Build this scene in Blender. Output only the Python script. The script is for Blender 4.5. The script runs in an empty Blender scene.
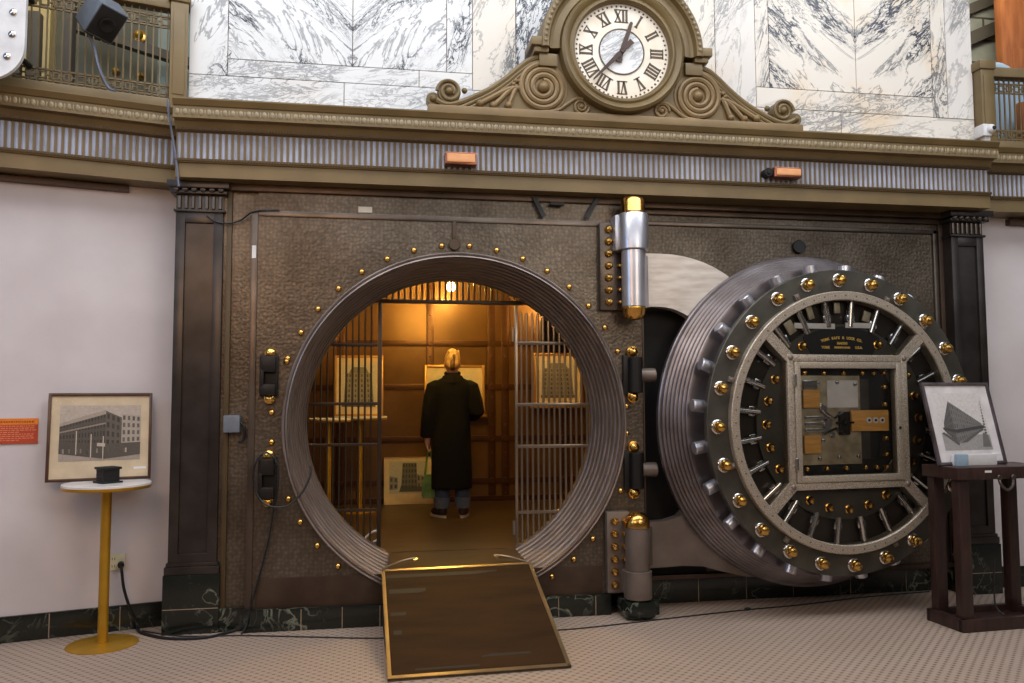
import bpy, bmesh, math, random
from mathutils import Vector, Matrix
random.seed(7)
PI = math.pi
scene = bpy.context.scene
C = scene.collection
R = math.radians


def S(r, g, b):
    def f(c):
        c /= 255.0
        return c / 12.92 if c <= 0.04045 else ((c + 0.055) / 1.055) ** 2.4
    return (f(r), f(g), f(b), 1.0)


# ------------------------------------------------------------------ materials
def nn(nt, t, **kw):
    n = nt.nodes.new(t)
    for k, v in kw.items():
        if k in n.inputs:
            n.inputs[k].default_value = v
        else:
            setattr(n, k, v)
    return n


def math_node(nt, op, a, b=None, c=None, clamp=False):
    n = nt.nodes.new('ShaderNodeMath')
    n.operation = op
    n.use_clamp = clamp
    for i, x in enumerate((a, b, c)):
        if x is None:
            continue
        if isinstance(x, (int, float)):
            n.inputs[i].default_value = x
        else:
            nt.links.new(x, n.inputs[i])
    return n.outputs[0]


def mixc(nt, fac, a, b, mode='MIX'):
    n = nt.nodes.new('ShaderNodeMix')
    n.data_type = 'RGBA'
    n.blend_type = mode
    for sock, x in ((n.inputs[0], fac), (n.inputs[6], a), (n.inputs[7], b)):
        if isinstance(x, (int, float, tuple)):
            sock.default_value = x
        else:
            nt.links.new(x, sock)
    return n.outputs[2]


def mat(name, col, rough=0.5, metal=0.0, col2=None, nscale=8.0, ndetail=4.0, bump=0.0, bscale=40.0,
        btype='noise', coat=0.0, emit=None, estr=0.0, stretch=None, spec=0.5):
    m = bpy.data.materials.new(name)
    m.use_nodes = True
    nt = m.node_tree
    b = nt.nodes['Principled BSDF']
    b.inputs['Roughness'].default_value = rough
    b.inputs['Metallic'].default_value = metal
    b.inputs['Coat Weight'].default_value = coat
    b.inputs['Specular IOR Level'].default_value = spec
    tc = nn(nt, 'ShaderNodeTexCoord')
    vec = tc.outputs['Object']
    if stretch:
        mp = nn(nt, 'ShaderNodeMapping')
        mp.inputs['Scale'].default_value = stretch
        nt.links.new(vec, mp.inputs['Vector'])
        vec = mp.outputs['Vector']
    if col2 is None:
        col2 = tuple(c * 0.82 for c in col[:3]) + (1,)
    ns = nn(nt, 'ShaderNodeTexNoise', Scale=nscale, Detail=ndetail)
    nt.links.new(vec, ns.inputs['Vector'])
    rmp = nn(nt, 'ShaderNodeMapRange')
    rmp.inputs['From Min'].default_value = 0.35
    rmp.inputs['From Max'].default_value = 0.65
    nt.links.new(ns.outputs['Fac'], rmp.inputs['Value'])
    nt.links.new(mixc(nt, rmp.outputs[0], col2, col), b.inputs['Base Color'])
    if bump > 0:
        if btype == 'voronoi':
            t = nn(nt, 'ShaderNodeTexVoronoi', Scale=bscale)
            t.feature = 'SMOOTH_F1'
            h = t.outputs['Distance']
        else:
            t = nn(nt, 'ShaderNodeTexNoise', Scale=bscale, Detail=2.0)
            h = t.outputs['Fac']
        nt.links.new(vec, t.inputs['Vector'])
        bp = nn(nt, 'ShaderNodeBump', Strength=bump, Distance=0.02)
        nt.links.new(h, bp.inputs['Height'])
        nt.links.new(bp.outputs[0], b.inputs['Normal'])
    if emit:
        b.inputs['Emission Color'].default_value = emit
        b.inputs['Emission Strength'].default_value = estr
    return m


def vcol_mat(name, rough=0.5, coat=0.0):
    m = bpy.data.materials.new(name)
    m.use_nodes = True
    nt = m.node_tree
    b = nt.nodes['Principled BSDF']
    b.inputs['Roughness'].default_value = rough
    b.inputs['Coat Weight'].default_value = coat
    a = nn(nt, 'ShaderNodeAttribute')
    a.attribute_name = 'Col'
    tc = nn(nt, 'ShaderNodeTexCoord')
    ns = nn(nt, 'ShaderNodeTexNoise', Scale=60.0, Detail=3.0)
    nt.links.new(tc.outputs['Object'], ns.inputs['Vector'])
    f = math_node(nt, 'MULTIPLY_ADD', ns.outputs['Fac'], 0.5, 0.75)
    mx = mixc(nt, 1.0, a.outputs['Color'], (1, 1, 1, 1), 'MULTIPLY')
    n = mx.node
    nt.links.new(f, n.inputs[7])
    nt.links.new(mx, b.inputs['Base Color'])
    return m


def glass_mat(name, tint=(1, 1, 1, 1), rough=0.02, mixf=0.12):
    m = bpy.data.materials.new(name)
    m.use_nodes = True
    nt = m.node_tree
    nt.nodes.remove(nt.nodes['Principled BSDF'])
    out = [n for n in nt.nodes if n.type == 'OUTPUT_MATERIAL'][0]
    tr = nn(nt, 'ShaderNodeBsdfTransparent')
    tr.inputs['Color'].default_value = tint
    gl = nn(nt, 'ShaderNodeBsdfGlossy')
    gl.inputs['Roughness'].default_value = rough
    lw = nn(nt, 'ShaderNodeLayerWeight')
    lw.inputs['Blend'].default_value = mixf
    mx = nn(nt, 'ShaderNodeMixShader')
    nt.links.new(lw.outputs['Fresnel'], mx.inputs[0])
    nt.links.new(tr.outputs[0], mx.inputs[1])
    nt.links.new(gl.outputs[0], mx.inputs[2])
    nt.links.new(mx.outputs[0], out.inputs['Surface'])
    return m


def marble_mat(name, xc, seed, mirror=True, slope=1.35, warm=0.0, dark=1.0, ang=0.0, amount=1.0, ground=(226, 226, 226)):
    """white marble with blue grey veins; mirrored about x = xc for book-matched slabs"""
    m = bpy.data.materials.new(name)
    m.use_nodes = True
    nt = m.node_tree
    b = nt.nodes['Principled BSDF']
    b.inputs['Roughness'].default_value = 0.28
    tc = nn(nt, 'ShaderNodeTexCoord')
    sp = nn(nt, 'ShaderNodeSeparateXYZ')
    nt.links.new(tc.outputs['Object'], sp.inputs[0])
    d = math_node(nt, 'SUBTRACT', sp.outputs['X'], xc)
    if mirror:
        d = math_node(nt, 'ABSOLUTE', d)
    z = sp.outputs['Z']
    k = 1 / math.sqrt(1 + slope * slope)
    across = math_node(nt, 'MULTIPLY', math_node(nt, 'MULTIPLY_ADD', d, -slope, z), k)
    along = math_node(nt, 'MULTIPLY', math_node(nt, 'MULTIPLY_ADD', z, slope, d), k)

    def layer(sa, sl, detail, width, sd, dist):
        cb = nn(nt, 'ShaderNodeCombineXYZ')
        nt.links.new(math_node(nt, 'MULTIPLY', across, sa), cb.inputs[0])
        nt.links.new(math_node(nt, 'MULTIPLY', along, sl), cb.inputs[1])
        cb.inputs[2].default_value = sd
        n = nn(nt, 'ShaderNodeTexNoise', Scale=1.0, Detail=detail, Roughness=0.62, Distortion=dist)
        nt.links.new(cb.outputs[0], n.inputs['Vector'])
        a = math_node(nt, 'ABSOLUTE', math_node(nt, 'SUBTRACT', n.outputs['Fac'], 0.5))
        return math_node(nt, 'MULTIPLY', math_node(nt, 'SUBTRACT', 1.0, math_node(nt, 'DIVIDE', a, width), clamp=True), 1.6, clamp=True)
    v1 = layer(3.0, 0.8, 8.0, 0.017, seed, 1.3)
    v2 = layer(6.5, 1.8, 9.0, 0.020, seed + 11.3, 1.3)
    v3 = layer(14.0, 4.5, 7.0, 0.026, seed + 5.1, 1.2)
    cb = nn(nt, 'ShaderNodeCombineXYZ')
    nt.links.new(math_node(nt, 'MULTIPLY', across, 2.6), cb.inputs[0])
    nt.links.new(math_node(nt, 'MULTIPLY', along, 0.8), cb.inputs[1])
    cb.inputs[2].default_value = seed + 3.7
    mk = nn(nt, 'ShaderNodeTexNoise', Scale=1.0, Detail=3.0)
    nt.links.new(cb.outputs[0], mk.inputs['Vector'])
    mr = nn(nt, 'ShaderNodeMapRange')
    mr.inputs['From Min'].default_value = 0.45
    mr.inputs['From Max'].default_value = 0.56
    nt.links.new(mk.outputs['Fac'], mr.inputs['Value'])
    mask = mr.outputs[0]
    s = math_node(nt, 'MULTIPLY', v1, math_node(nt, 'MULTIPLY_ADD', mask, 0.7, 0.45, clamp=True))
    s2 = math_node(nt, 'MULTIPLY', v2, mask)
    s3 = math_node(nt, 'MULTIPLY', math_node(nt, 'MULTIPLY', v3, mask), 1.0)
    s = math_node(nt, 'MAXIMUM', math_node(nt, 'MAXIMUM', s, s2), s3)
    s = math_node(nt, 'MULTIPLY', s, 1.25, clamp=True)
    # soft cloud around the veins
    cl = math_node(nt, 'MULTIPLY', mask, 0.10)
    s = math_node(nt, 'MULTIPLY', math_node(nt, 'MAXIMUM', s, cl), amount, clamp=True)
    wn = nn(nt, 'ShaderNodeTexNoise', Scale=1.7, Detail=4.0)
    nt.links.new(tc.outputs['Object'], wn.inputs['Vector'])
    wr = nn(nt, 'ShaderNodeMapRange')
    wr.inputs['From Min'].default_value = 0.52
    wr.inputs['From Max'].default_value = 0.70
    nt.links.new(wn.outputs['Fac'], wr.inputs['Value'])
    wf = math_node(nt, 'MULTIPLY', wr.outputs[0], warm)
    base = mixc(nt, wf, S(*ground), S(226, 194, 150))
    col = mixc(nt, s, base, S(44, 50, 64))
    nt.links.new(col, b.inputs['Base Color'])
    return m


def floor_mat():
    m = bpy.data.materials.new('mosaic_floor')
    m.use_nodes = True
    nt = m.node_tree
    b = nt.nodes['Principled BSDF']
    b.inputs['Roughness'].default_value = 0.55
    tc = nn(nt, 'ShaderNodeTexCoord')
    sp = nn(nt, 'ShaderNodeSeparateXYZ')
    nt.links.new(tc.outputs['Object'], sp.inputs[0])

    def cell(axis, size, off=0.0):
        q = math_node(nt, 'MULTIPLY_ADD', sp.outputs[axis], 1 / size, 500.0 + off)
        return math_node(nt, 'ABSOLUTE', math_node(nt, 'SUBTRACT', math_node(nt, 'FRACT', q), 0.5))
    P = 0.066

    def dots(ox, oy):
        mx = math_node(nt, 'MAXIMUM', cell('X', P, ox), cell('Y', P, oy))
        return math_node(nt, 'LESS_THAN', mx, 0.15)
    dd = math_node(nt, 'MAXIMUM', dots(0, 0), dots(0.5, 0.5))
    g1 = math_node(nt, 'LESS_THAN', cell('X', P / 2), 0.05)
    g2 = math_node(nt, 'LESS_THAN', cell('Y', P / 2), 0.05)
    gr = math_node(nt, 'MULTIPLY', math_node(nt, 'MAXIMUM', g1, g2), 0.45)
    ns = nn(nt, 'ShaderNodeTexNoise', Scale=1.3, Detail=5.0)
    nt.links.new(tc.outputs['Object'], ns.inputs['Vector'])
    base = mixc(nt, ns.outputs['Fac'], S(158, 138, 122), S(180, 161, 145))
    c = mixc(nt, gr, base, S(112, 94, 86))
    c = mixc(nt, math_node(nt, 'MULTIPLY', dd, 0.7), c, S(78, 58, 50))
    nt.links.new(c, b.inputs['Base Color'])
    return m


def verde_mat():
    m = bpy.data.materials.new('verde_marble')
    m.use_nodes = True
    nt = m.node_tree
    b = nt.nodes['Principled BSDF']
    b.inputs['Roughness'].default_value = 0.22
    tc = nn(nt, 'ShaderNodeTexCoord')
    n1 = nn(nt, 'ShaderNodeTexNoise', Scale=4.5, Detail=8.0, Distortion=1.6)
    n2 = nn(nt, 'ShaderNodeTexNoise', Scale=2.2, Detail=3.0)
    for n in (n1, n2):
        nt.links.new(tc.outputs['Object'], n.inputs['Vector'])
    a = math_node(nt, 'ABSOLUTE', math_node(nt, 'SUBTRACT', n1.outputs['Fac'], 0.5))
    v = math_node(nt, 'SUBTRACT', 1.0, math_node(nt, 'DIVIDE', a, 0.03), clamp=True)
    k = nn(nt, 'ShaderNodeMapRange')
    k.inputs['From Min'].default_value = 0.48
    k.inputs['From Max'].default_value = 0.62
    nt.links.new(n2.outputs['Fac'], k.inputs['Value'])
    v = math_node(nt, 'MULTIPLY', v, k.outputs[0])
    base = mixc(nt, n2.outputs['Fac'], S(10, 12, 10), S(32, 37, 31))
    nt.links.new(mixc(nt, math_node(nt, 'MULTIPLY', v, .8), base, S(128, 132, 116)), b.inputs['Base Color'])
    return m


M = {}
M['floor'] = floor_mat()
M['wall'] = mat('white_plaster', S(206, 198, 199), 0.8, col2=S(196, 187, 188), nscale=2, bump=0.03, bscale=90)
M['wallback'] = mat('balcony_plaster', S(120, 118, 100), 0.8, col2=S(84, 84, 74), nscale=1.2)
M['bronze'] = mat('bronze_paint', S(116, 96, 60), 0.42, 0.15, col2=S(100, 82, 50), nscale=3, bump=0.02, bscale=60)
M['bronze_lt'] = mat('bronze_paint_light', S(128, 104, 68), 0.42, 0.15, col2=S(112, 90, 57), nscale=3)
M['bronze_dk'] = mat('bronze_paint_dark', S(78, 62, 38), 0.45, 0.15, nscale=5)
M['flute'] = mat('flute_sky_reflection', S(168, 172, 190), 0.45, 0.0, col2=S(140, 140, 152), nscale=5)  # pale blue grey stands in for skylight reflected in the flutes
M['bead'] = mat('bead_paint', S(142, 126, 98), 0.4, 0.15, nscale=9)
M['steel'] = mat('hammered_steel', S(108, 97, 85), 0.40, 0.7, col2=S(84, 73, 61), nscale=2.2, bump=0.13, bscale=52, btype='voronoi')
def hammer(m, scale, lo, hi):
    nt = m.node_tree
    b = nt.nodes['Principled BSDF']
    src = b.inputs['Base Color'].links[0].from_socket
    tc = nn(nt, 'ShaderNodeTexCoord')
    v = nn(nt, 'ShaderNodeTexVoronoi', Scale=scale)
    v.feature = 'F1'
    v.inputs['Randomness'].default_value = 0.55
    nt.links.new(tc.outputs['Object'], v.inputs['Vector'])
    r = nn(nt, 'ShaderNodeMapRange')
    r.inputs['From Min'].default_value = 0.1
    r.inputs['From Max'].default_value = 0.65
    r.inputs['To Min'].default_value = hi
    r.inputs['To Max'].default_value = lo
    nt.links.new(v.outputs['Distance'], r.inputs['Value'])
    mx = mixc(nt, 1.0, src, (1, 1, 1, 1), 'MULTIPLY')
    nt.links.new(r.outputs[0], mx.node.inputs[7])
    nt.links.new(mx, b.inputs['Base Color'])


hammer(M['steel'], 36, .74, 1.2)
M['steel_band'] = mat('steel_band', S(106, 96, 88), 0.34, 0.8, col2=S(84, 74, 66), nscale=3)
M['steel_brown'] = mat('brown_bronzed_steel', S(84, 68, 56), 0.4, 0.6, col2=S(66, 52, 42), nscale=4, bump=0.03, bscale=60)
M['pil'] = mat('pilaster_bronze', S(62, 56, 54), 0.32, 0.5, col2=S(46, 40, 37), nscale=5)
M['dark'] = mat('blackened_iron', S(34, 31, 30), 0.45, 0.5, nscale=8)
M['black'] = mat('black_paint', S(18, 18, 19), 0.5, 0.0, nscale=8)
M['niche_shade'] = mat('niche_painted_shade', S(22, 19, 17), 0.7, 0.2)  # near-black, stands in for the shade where the crane sits
M['ring'] = mat('machined_ring_steel', S(142, 130, 126), 0.46, 0.7, col2=S(116, 104, 98), nscale=5, stretch=(1, 6, 1))
M['plug'] = mat('polished_plug_steel', S(140, 132, 134), 0.36, 0.85, col2=S(114, 105, 104), nscale=4)
M['plate'] = mat('dark_bolt_plate', S(84, 81, 74), 0.42, 0.5, col2=S(68, 65, 58), nscale=6)
M['chrome'] = mat('bright_steel', S(214, 212, 210), 0.18, 1.0, col2=S(196, 194, 194), nscale=6)
M['hinge'] = mat('hinge_steel', S(206, 205, 212), 0.33, 0.85, col2=S(186, 184, 190), nscale=4)
M['gold'] = mat('polished_brass', S(222, 176, 98), 0.22, 1.0, col2=S(204, 156, 80), nscale=10)
M['goldpaint'] = mat('gold_paint', S(196, 150, 44), 0.38, 0.6, col2=S(180, 134, 36), nscale=6)
M['arm'] = mat('brushed_arm_steel', S(206, 197, 188), 0.4, 0.3, col2=S(182, 170, 160), nscale=5, stretch=(1, 1, 5))
M['arm_dk'] = mat('dull_arm_steel', S(128, 116, 108), 0.45, 0.5, col2=S(108, 96, 88), nscale=4)
M['speck'] = mat('engine_turned_steel', S(196, 184, 168), 0.34, 0.45, col2=S(136, 122, 106), nscale=160, ndetail=1, bump=0.15, bscale=180)
M['recess'] = mat('door_recess', S(58, 52, 46), 0.3, 0.5, nscale=4)
M['wood'] = mat('yellow_wood', S(222, 168, 92), 0.4, 0.0, col2=S(196, 142, 70), nscale=6, stretch=(1, 1, 8))
M['lockplate'] = mat('lock_plate_steel', S(186, 174, 148), 0.34, 0.35, col2=S(150, 138, 114), nscale=14)
M['paper'] = mat('paper', S(226, 218, 202), 0.8)
M['white'] = mat('white_enamel', S(222, 220, 220), 0.4)
M['glass'] = glass_mat('door_glass', (0.93, 0.93, 0.92, 1), 0.03, 0.22)
M['picglass'] = glass_mat('picture_glass', (1, 1, 1, 1), 0.02, 0.06)
M['darkmarble'] = verde_mat()
M['joint'] = mat('joint_line', S(150, 128, 106), 0.8)
M['ramp'] = mat('ramp_brown_tread', S(58, 37, 18), 0.7, 0.0, spec=.12, col2=S(44, 28, 13), nscale=3, stretch=(0.6, 3, 3))
M['rampstreak'] = mat('ramp_dark_tape', S(26, 18, 12), 0.65)
M['rampedge'] = mat('ramp_edge_metal', S(176, 158, 128), 0.3, 0.9, nscale=9)
M['vault'] = mat('vault_lining_steel', S(120, 86, 48), 0.34, 0.55, col2=S(96, 66, 36), nscale=2)
M['strap'] = mat('vault_strap_steel', S(88, 56, 34), 0.35, 0.6, nscale=6)
M['vfloor'] = mat('vault_floor_boards', S(74, 56, 38), 0.4, 0.1, col2=S(56, 42, 28), nscale=4, stretch=(1, 6, 1))
M['gate'] = mat('gate_steel', S(150, 138, 124), 0.28, 0.9, nscale=7)
M['gatedk'] = mat('gate_iron', S(74, 64, 54), 0.35, 0.8, nscale=7)
M['frame'] = mat('brown_frame_wood', S(74, 46, 34), 0.35, 0.0, col2=S(54, 32, 24), nscale=9)
M['frame_dk'] = mat('slate_frame_wood', S(86, 78, 82), 0.35, 0.1, col2=S(58, 48, 48), nscale=9)
M['goldframe'] = mat('gilt_frame', S(176, 130, 66), 0.35, 0.5, nscale=9)
M['mat_cream'] = mat('cream_mat', S(206, 186, 156), 0.85)
M['mat_white'] = mat('white_mat', S(212, 206, 206), 0.85)
M['print'] = vcol_mat('photo_print', 0.5)
M['print_m'] = vcol_mat('sign_print', 0.5)
M['stand'] = mat('dark_brown_wood', S(58, 38, 32), 0.4, 0.0, col2=S(42, 27, 23), nscale=5, stretch=(6, 6, 1))
M['darkwood_rail'] = mat('rail_wood', S(74, 50, 36), 0.5, nscale=5)
M['marble_top'] = mat('white_marble_top', S(226, 222, 220), 0.25, nscale=5)
M['outlet'] = mat('ivory_plastic', S(214, 204, 168), 0.5)
M['rubber'] = mat('black_rubber', S(16, 16, 17), 0.5)
M['cablegrey'] = mat('grey_cable', S(96, 102, 120), 0.5)
M['spk'] = mat('speaker_plastic', S(104, 110, 120), 0.45, nscale=20)
M['coat'] = mat('black_wool', S(15, 13, 12), 0.9, 0.0, spec=.2, col2=S(10, 9, 8), nscale=40, bump=0.2, bscale=220)
M['hair_dark'] = mat('dark_blond_hair', S(104, 70, 40), 0.6, col2=S(70, 46, 26), nscale=30, stretch=(3, 3, 1))
M['skin'] = mat('skin', S(206, 150, 118), 0.55)
M['hair'] = mat('blond_hair', S(208, 168, 106), 0.55, col2=S(150, 108, 60), nscale=30, stretch=(3, 3, 1), bump=0.3, bscale=70)
M['jeans'] = mat('blue_denim', S(66, 74, 92), 0.85, nscale=30)
M['cuff'] = mat('pale_denim', S(92, 98, 110), 0.85, nscale=30)
M['shoe'] = mat('dark_shoe_canvas', S(52, 34, 30), 0.7)
M['sole'] = mat('shoe_sole', S(190, 176, 160), 0.7)
M['bag'] = mat('green_leather', S(96, 124, 56), 0.45, col2=S(70, 96, 40), nscale=12)
M['amber'] = mat('amber_glass', S(220, 156, 104), 0.15, emit=S(255, 160, 90), estr=0.06)
M['bulb'] = mat('lamp_bulb', S(255, 230, 180), 0.4, emit=(1, 0.72, 0.35, 1), estr=40)
M['copper'] = mat('copper_fitting', S(150, 96, 76), 0.3, 0.8)
M['dial'] = mat('clock_dial_enamel', S(236, 228, 214), 0.45, col2=S(224, 208, 186), nscale=6)
M['numeral'] = mat('numeral_brown', S(84, 66, 44), 0.5)
M['hand'] = mat('clock_hand_brown', S(70, 52, 44), 0.4, 0.3)
M['goldletter'] = mat('gold_lettering', S(250, 205, 105), 0.4, 0.0)
M['orangewood'] = mat('orange_wood_door', S(156, 92, 46), 0.5, col2=S(134, 74, 34), nscale=3, stretch=(6, 6, 1))
M['stone'] = mat('grey_green_stone', S(168, 168, 150), 0.7, col2=S(136, 136, 120), nscale=3)
M['stonedk'] = mat('dark_stone', S(92, 84, 70), 0.7, nscale=4)  # darker brown grey tone for posts, bands, mortar and balcony floor
M['cloth_blue'] = mat('pale_blue_cloth', S(150, 172, 190), 0.85, nscale=5)
M['yellow_wall'] = mat('yellow_plaster', S(210, 186, 128), 0.8, nscale=2)  # yellow tone for the strip behind the left balcony
M['teal_wall'] = mat('pale_teal_panel', S(150, 164, 156), 0.7, nscale=2)
M['purple'] = mat('purple_lettering', S(74, 40, 70), 0.5)


# ------------------------------------------------------------------ mesh builder
WM = {}


def basis(ax):
    w = Vector(ax).normalized()
    h = Vector((0, 0, 1)) if abs(w.z) < 0.9 else Vector((1, 0, 0))
    u = h.cross(w).normalized()
    v = w.cross(u)
    return u, v, w


class MB:
    def __init__(s):
        s.v = []
        s.f = []
        s.c = []

    def add(s, vs, fs, col=None):
        o = len(s.v)
        s.v += [Vector(p) for p in vs]
        for f in fs:
            s.f.append([i + o for i in f])
            s.c.append(col)
        return s

    def quad(s, a, b, c, d, col=None):
        return s.add([a, b, c, d], [(0, 1, 2, 3)], col)

    def box(s, x0, x1, y0, y1, z0, z1, col=None, M4=None):
        vs = [Vector((x, y, z)) for z in (z0, z1) for y in (y0, y1) for x in (x0, x1)]
        if M4 is not None:
            vs = [M4 @ p for p in vs]
        fs = [(0, 2, 3, 1), (4, 5, 7, 6), (0, 1, 5, 4), (2, 6, 7, 3), (0, 4, 6, 2), (1, 3, 7, 5)]
        return s.add(vs, fs, col)

    def bbox(s, x0, x1, y0, y1, z0, z1, b=0.005, M4=None):
        """box with chamfered edges"""
        b = min(b, abs(x1 - x0) * .45, abs(y1 - y0) * .45, abs(z1 - z0) * .45)
        bm = bmesh.new()
        bmesh.ops.create_cube(bm, size=1)
        for p in bm.verts:
            p.co = Vector(((x0 + x1) / 2 + p.co.x * (x1 - x0), (y0 + y1) / 2 + p.co.y * (y1 - y0), (z0 + z1) / 2 + p.co.z * (z1 - z0)))
        bmesh.ops.bevel(bm, geom=list(bm.edges), offset=b, segments=2, profile=0.6, affect='EDGES')
        bm.verts.index_update()
        vs = [p.co.copy() for p in bm.verts]
        if M4 is not None:
            vs = [M4 @ p for p in vs]
        s.add(vs, [[q.index for q in f.verts] for f in bm.faces])
        bm.free()
        return s

    def lathe(s, prof, o, ax, n=24, a0=0.0, a1=None, closed=False, uv=None, cap=False):
        """prof: list of (radius, distance along ax)"""
        u, v, w = basis(ax) if uv is None else uv
        o = Vector(o)
        full = a1 is None
        N = n if full else n + 1
        vs = []
        for i in range(N):
            a = a0 + (2 * PI * i / n if full else (a1 - a0) * i / n)
            dr = u * math.cos(a) + v * math.sin(a)
            for r, t in prof:
                vs.append(o + dr * r + w * t)
        k = len(prof)
        fs = []
        kk = k if closed else k - 1
        for i in range(n):
            j = (i + 1) % N if full else i + 1
            for q in range(kk):
                q2 = (q + 1) % k
                fs.append((i * k + q, j * k + q, j * k + q2, i * k + q2))
        if cap and not full:
            fs.append(list(range(k)))
            fs.append(list(range(n * k, n * k + k))[::-1])
        return s.add(vs, fs)

    def cyl(s, p0, p1, r0, r1=None, n=16):
        p0, p1 = Vector(p0), Vector(p1)
        r1 = r0 if r1 is None else r1
        L = (p1 - p0).length
        return s.lathe([(0.0001, 0), (r0, 0), (r1, L), (0.0001, L)], p0, p1 - p0, n)

    def rod(s, p0, p1, r, n=16, b=0.004):
        p0, p1 = Vector(p0), Vector(p1)
        L = (p1 - p0).length
        b = min(b, r * .4, L * .4)
        return s.lathe([(0.0001, 0), (r - b, 0), (r, b), (r, L - b), (r - b, L), (0.0001, L)], p0, p1 - p0, n)

    def sph(s, c, r, n=12, m=8, sc=(1, 1, 1), rot=None):
        c = Vector(c)
        vs, fs = [], []
        for j in range(m + 1):
            t = PI * j / m
            for i in range(n):
                a = 2 * PI * i / n
                p = Vector((r * sc[0] * math.sin(t) * math.cos(a), r * sc[1] * math.sin(t) * math.sin(a), r * sc[2] * math.cos(t)))
                if rot is not None:
                    p = rot @ p
                vs.append(c + p)
        for j in range(m):
            for i in range(n):
                i2 = (i + 1) % n
                fs.append((j * n + i, (j + 1) * n + i, (j + 1) * n + i2, j * n + i2))
        return s.add(vs, fs)

    def tube(s, pts, r, n=8, closed=False, taper=None):
        pts = [Vector(p) for p in pts]
        k = len(pts)
        vs, fs = [], []
        t0 = (pts[1] - pts[0]).normalized()
        u, v, w = basis(t0)
        for i, p in enumerate(pts):
            if closed:
                t = (pts[(i + 1) % k] - pts[i - 1]).normalized()
            else:
                t = (pts[min(i + 1, k - 1)] - pts[max(i - 1, 0)]).normalized()
            u = (u - t * u.dot(t)).normalized()
            v = t.cross(u)
            rr = r if taper is None else taper[i]
            for j in range(n):
                a = 2 * PI * j / n
                vs.append(p + (u * math.cos(a) + v * math.sin(a)) * rr)
        for i in range(k if closed else k - 1):
            i2 = (i + 1) % k
            for j in range(n):
                j2 = (j + 1) % n
                fs.append((i * n + j, i * n + j2, i2 * n + j2, i2 * n + j))
        if not closed:
            fs.append(list(range(n))[::-1])
            fs.append(list(range((k - 1) * n, k * n)))
        return s.add(vs, fs)

    def prism(s, poly, o, u, v, w):
        """2-D polygon in (u, v) from o, extruded by vector w"""
        o, u, v, w = Vector(o), Vector(u), Vector(v), Vector(w)
        k = len(poly)
        vs = [o + u * a + v * b for a, b in poly] + [o + u * a + v * b + w for a, b in poly]
        fs = [list(range(k))[::-1], list(range(k, 2 * k))]
        for i in range(k):
            j = (i + 1) % k
            fs.append((i, j, k + j, k + i))
        return s.add(vs, fs)

    def xprism(s, prof, x0, x1):
        """profile in (y, z) extruded along x"""
        return s.prism(prof, (x0, 0, 0), (0, 1, 0), (0, 0, 1), (x1 - x0, 0, 0))

    def tf(s, M4):
        s.v = [M4 @ p for p in s.v]
        return s

    def mesh(s, name, inv=None, smooth=35):
        me = bpy.data.meshes.new(name)
        vs = s.v if inv is None else [inv @ p for p in s.v]
        me.from_pydata([tuple(p) for p in vs], [], s.f)
        if any(c is not None for c in s.c):
            at = me.color_attributes.new('Col', 'FLOAT_COLOR', 'CORNER')
            for p in me.polygons:
                c = s.c[p.index] or (1, 1, 1, 1)
                for li in p.loop_indices:
                    at.data[li].color = c
        bm = bmesh.new()
        bm.from_mesh(me)
        bmesh.ops.recalc_face_normals(bm, faces=bm.faces)
        bm.to_mesh(me)
        bm.free()
        if smooth:
            for p in me.polygons:
                p.use_smooth = True
            me.set_sharp_from_angle(angle=R(smooth))
        return me

    def build(s, name, material, parent=None, local=False, smooth=35):
        inv = None
        if parent is not None and not local:
            inv = WM[parent.name].inverted()
        me = s.mesh(name, inv, smooth)
        me.materials.append(material)
        o = bpy.data.objects.new(name, me)
        C.objects.link(o)
        if parent is not None:
            o.parent = parent
            WM[o.name] = WM[parent.name].copy()
        else:
            WM[o.name] = Matrix.Identity(4)
        return o


def thing(name, label, cat, loc=(0, 0, 0), rz=0.0, group=None):
    o = bpy.data.objects.new(name, None)
    C.objects.link(o)
    o.empty_display_size = 0.05
    o.location = loc
    o.rotation_euler = (0, 0, rz)
    WM[o.name] = Matrix.Translation(loc) @ Matrix.Rotation(rz, 4, 'Z')
    o['label'] = label
    o['category'] = cat
    if group:
        o['group'] = group
    return o


def tag(o, label, cat, group=None):
    o['label'] = label
    o['category'] = cat
    if group:
        o['group'] = group
    return o


def struct(o, label=None):
    o['kind'] = 'structure'
    if label:
        o['label'] = label
    return o


def rep(src, name, parent, loc, rot=(0, 0, 0)):
    """another part that shares the mesh of src"""
    o = src.copy()
    o.name = name
    o.parent = parent
    o.location = loc
    o.rotation_euler = rot
    C.objects.link(o)
    return o


# ================================================================== SETTING
mb = MB()
mb.box(-12, 12, -16, 0.5, -0.05, 0)
struct(mb.build('floor', M['floor']), 'pale mosaic tile floor with small dark dots')

mb = MB()
mb.box(-14, 14, -16, -6.3, 3.7, 3.9)  # unseen slab added to keep the high window light off the lower walls
struct(mb.build('ceiling_light_blocker', M['wallback']), 'unseen slab added behind the camera to shade the lower walls')
# ---- angled side directions
AL = 0.2593                                    # left wall turns towards the viewer
dL = Vector((math.cos(AL), math.sin(AL), 0))
nL = Vector((math.sin(AL), -math.cos(AL), 0))  # faces the viewer
PL = Vector((-2.00, 0.30, 0))                  # corner on the wall face


def MLf(origin):
    """matrix: local x along left wall (0 at corner, negative to the left), local -y towards the viewer"""
    return Matrix.Translation(origin) @ Matrix.Rotation(AL, 4, 'Z')


ML = MLf(PL)
AR = -0.05
PR = Vector((4.40, 0.22, 0))
MR = Matrix.Translation(PR) @ Matrix.Rotation(AR, 4, 'Z')

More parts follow.
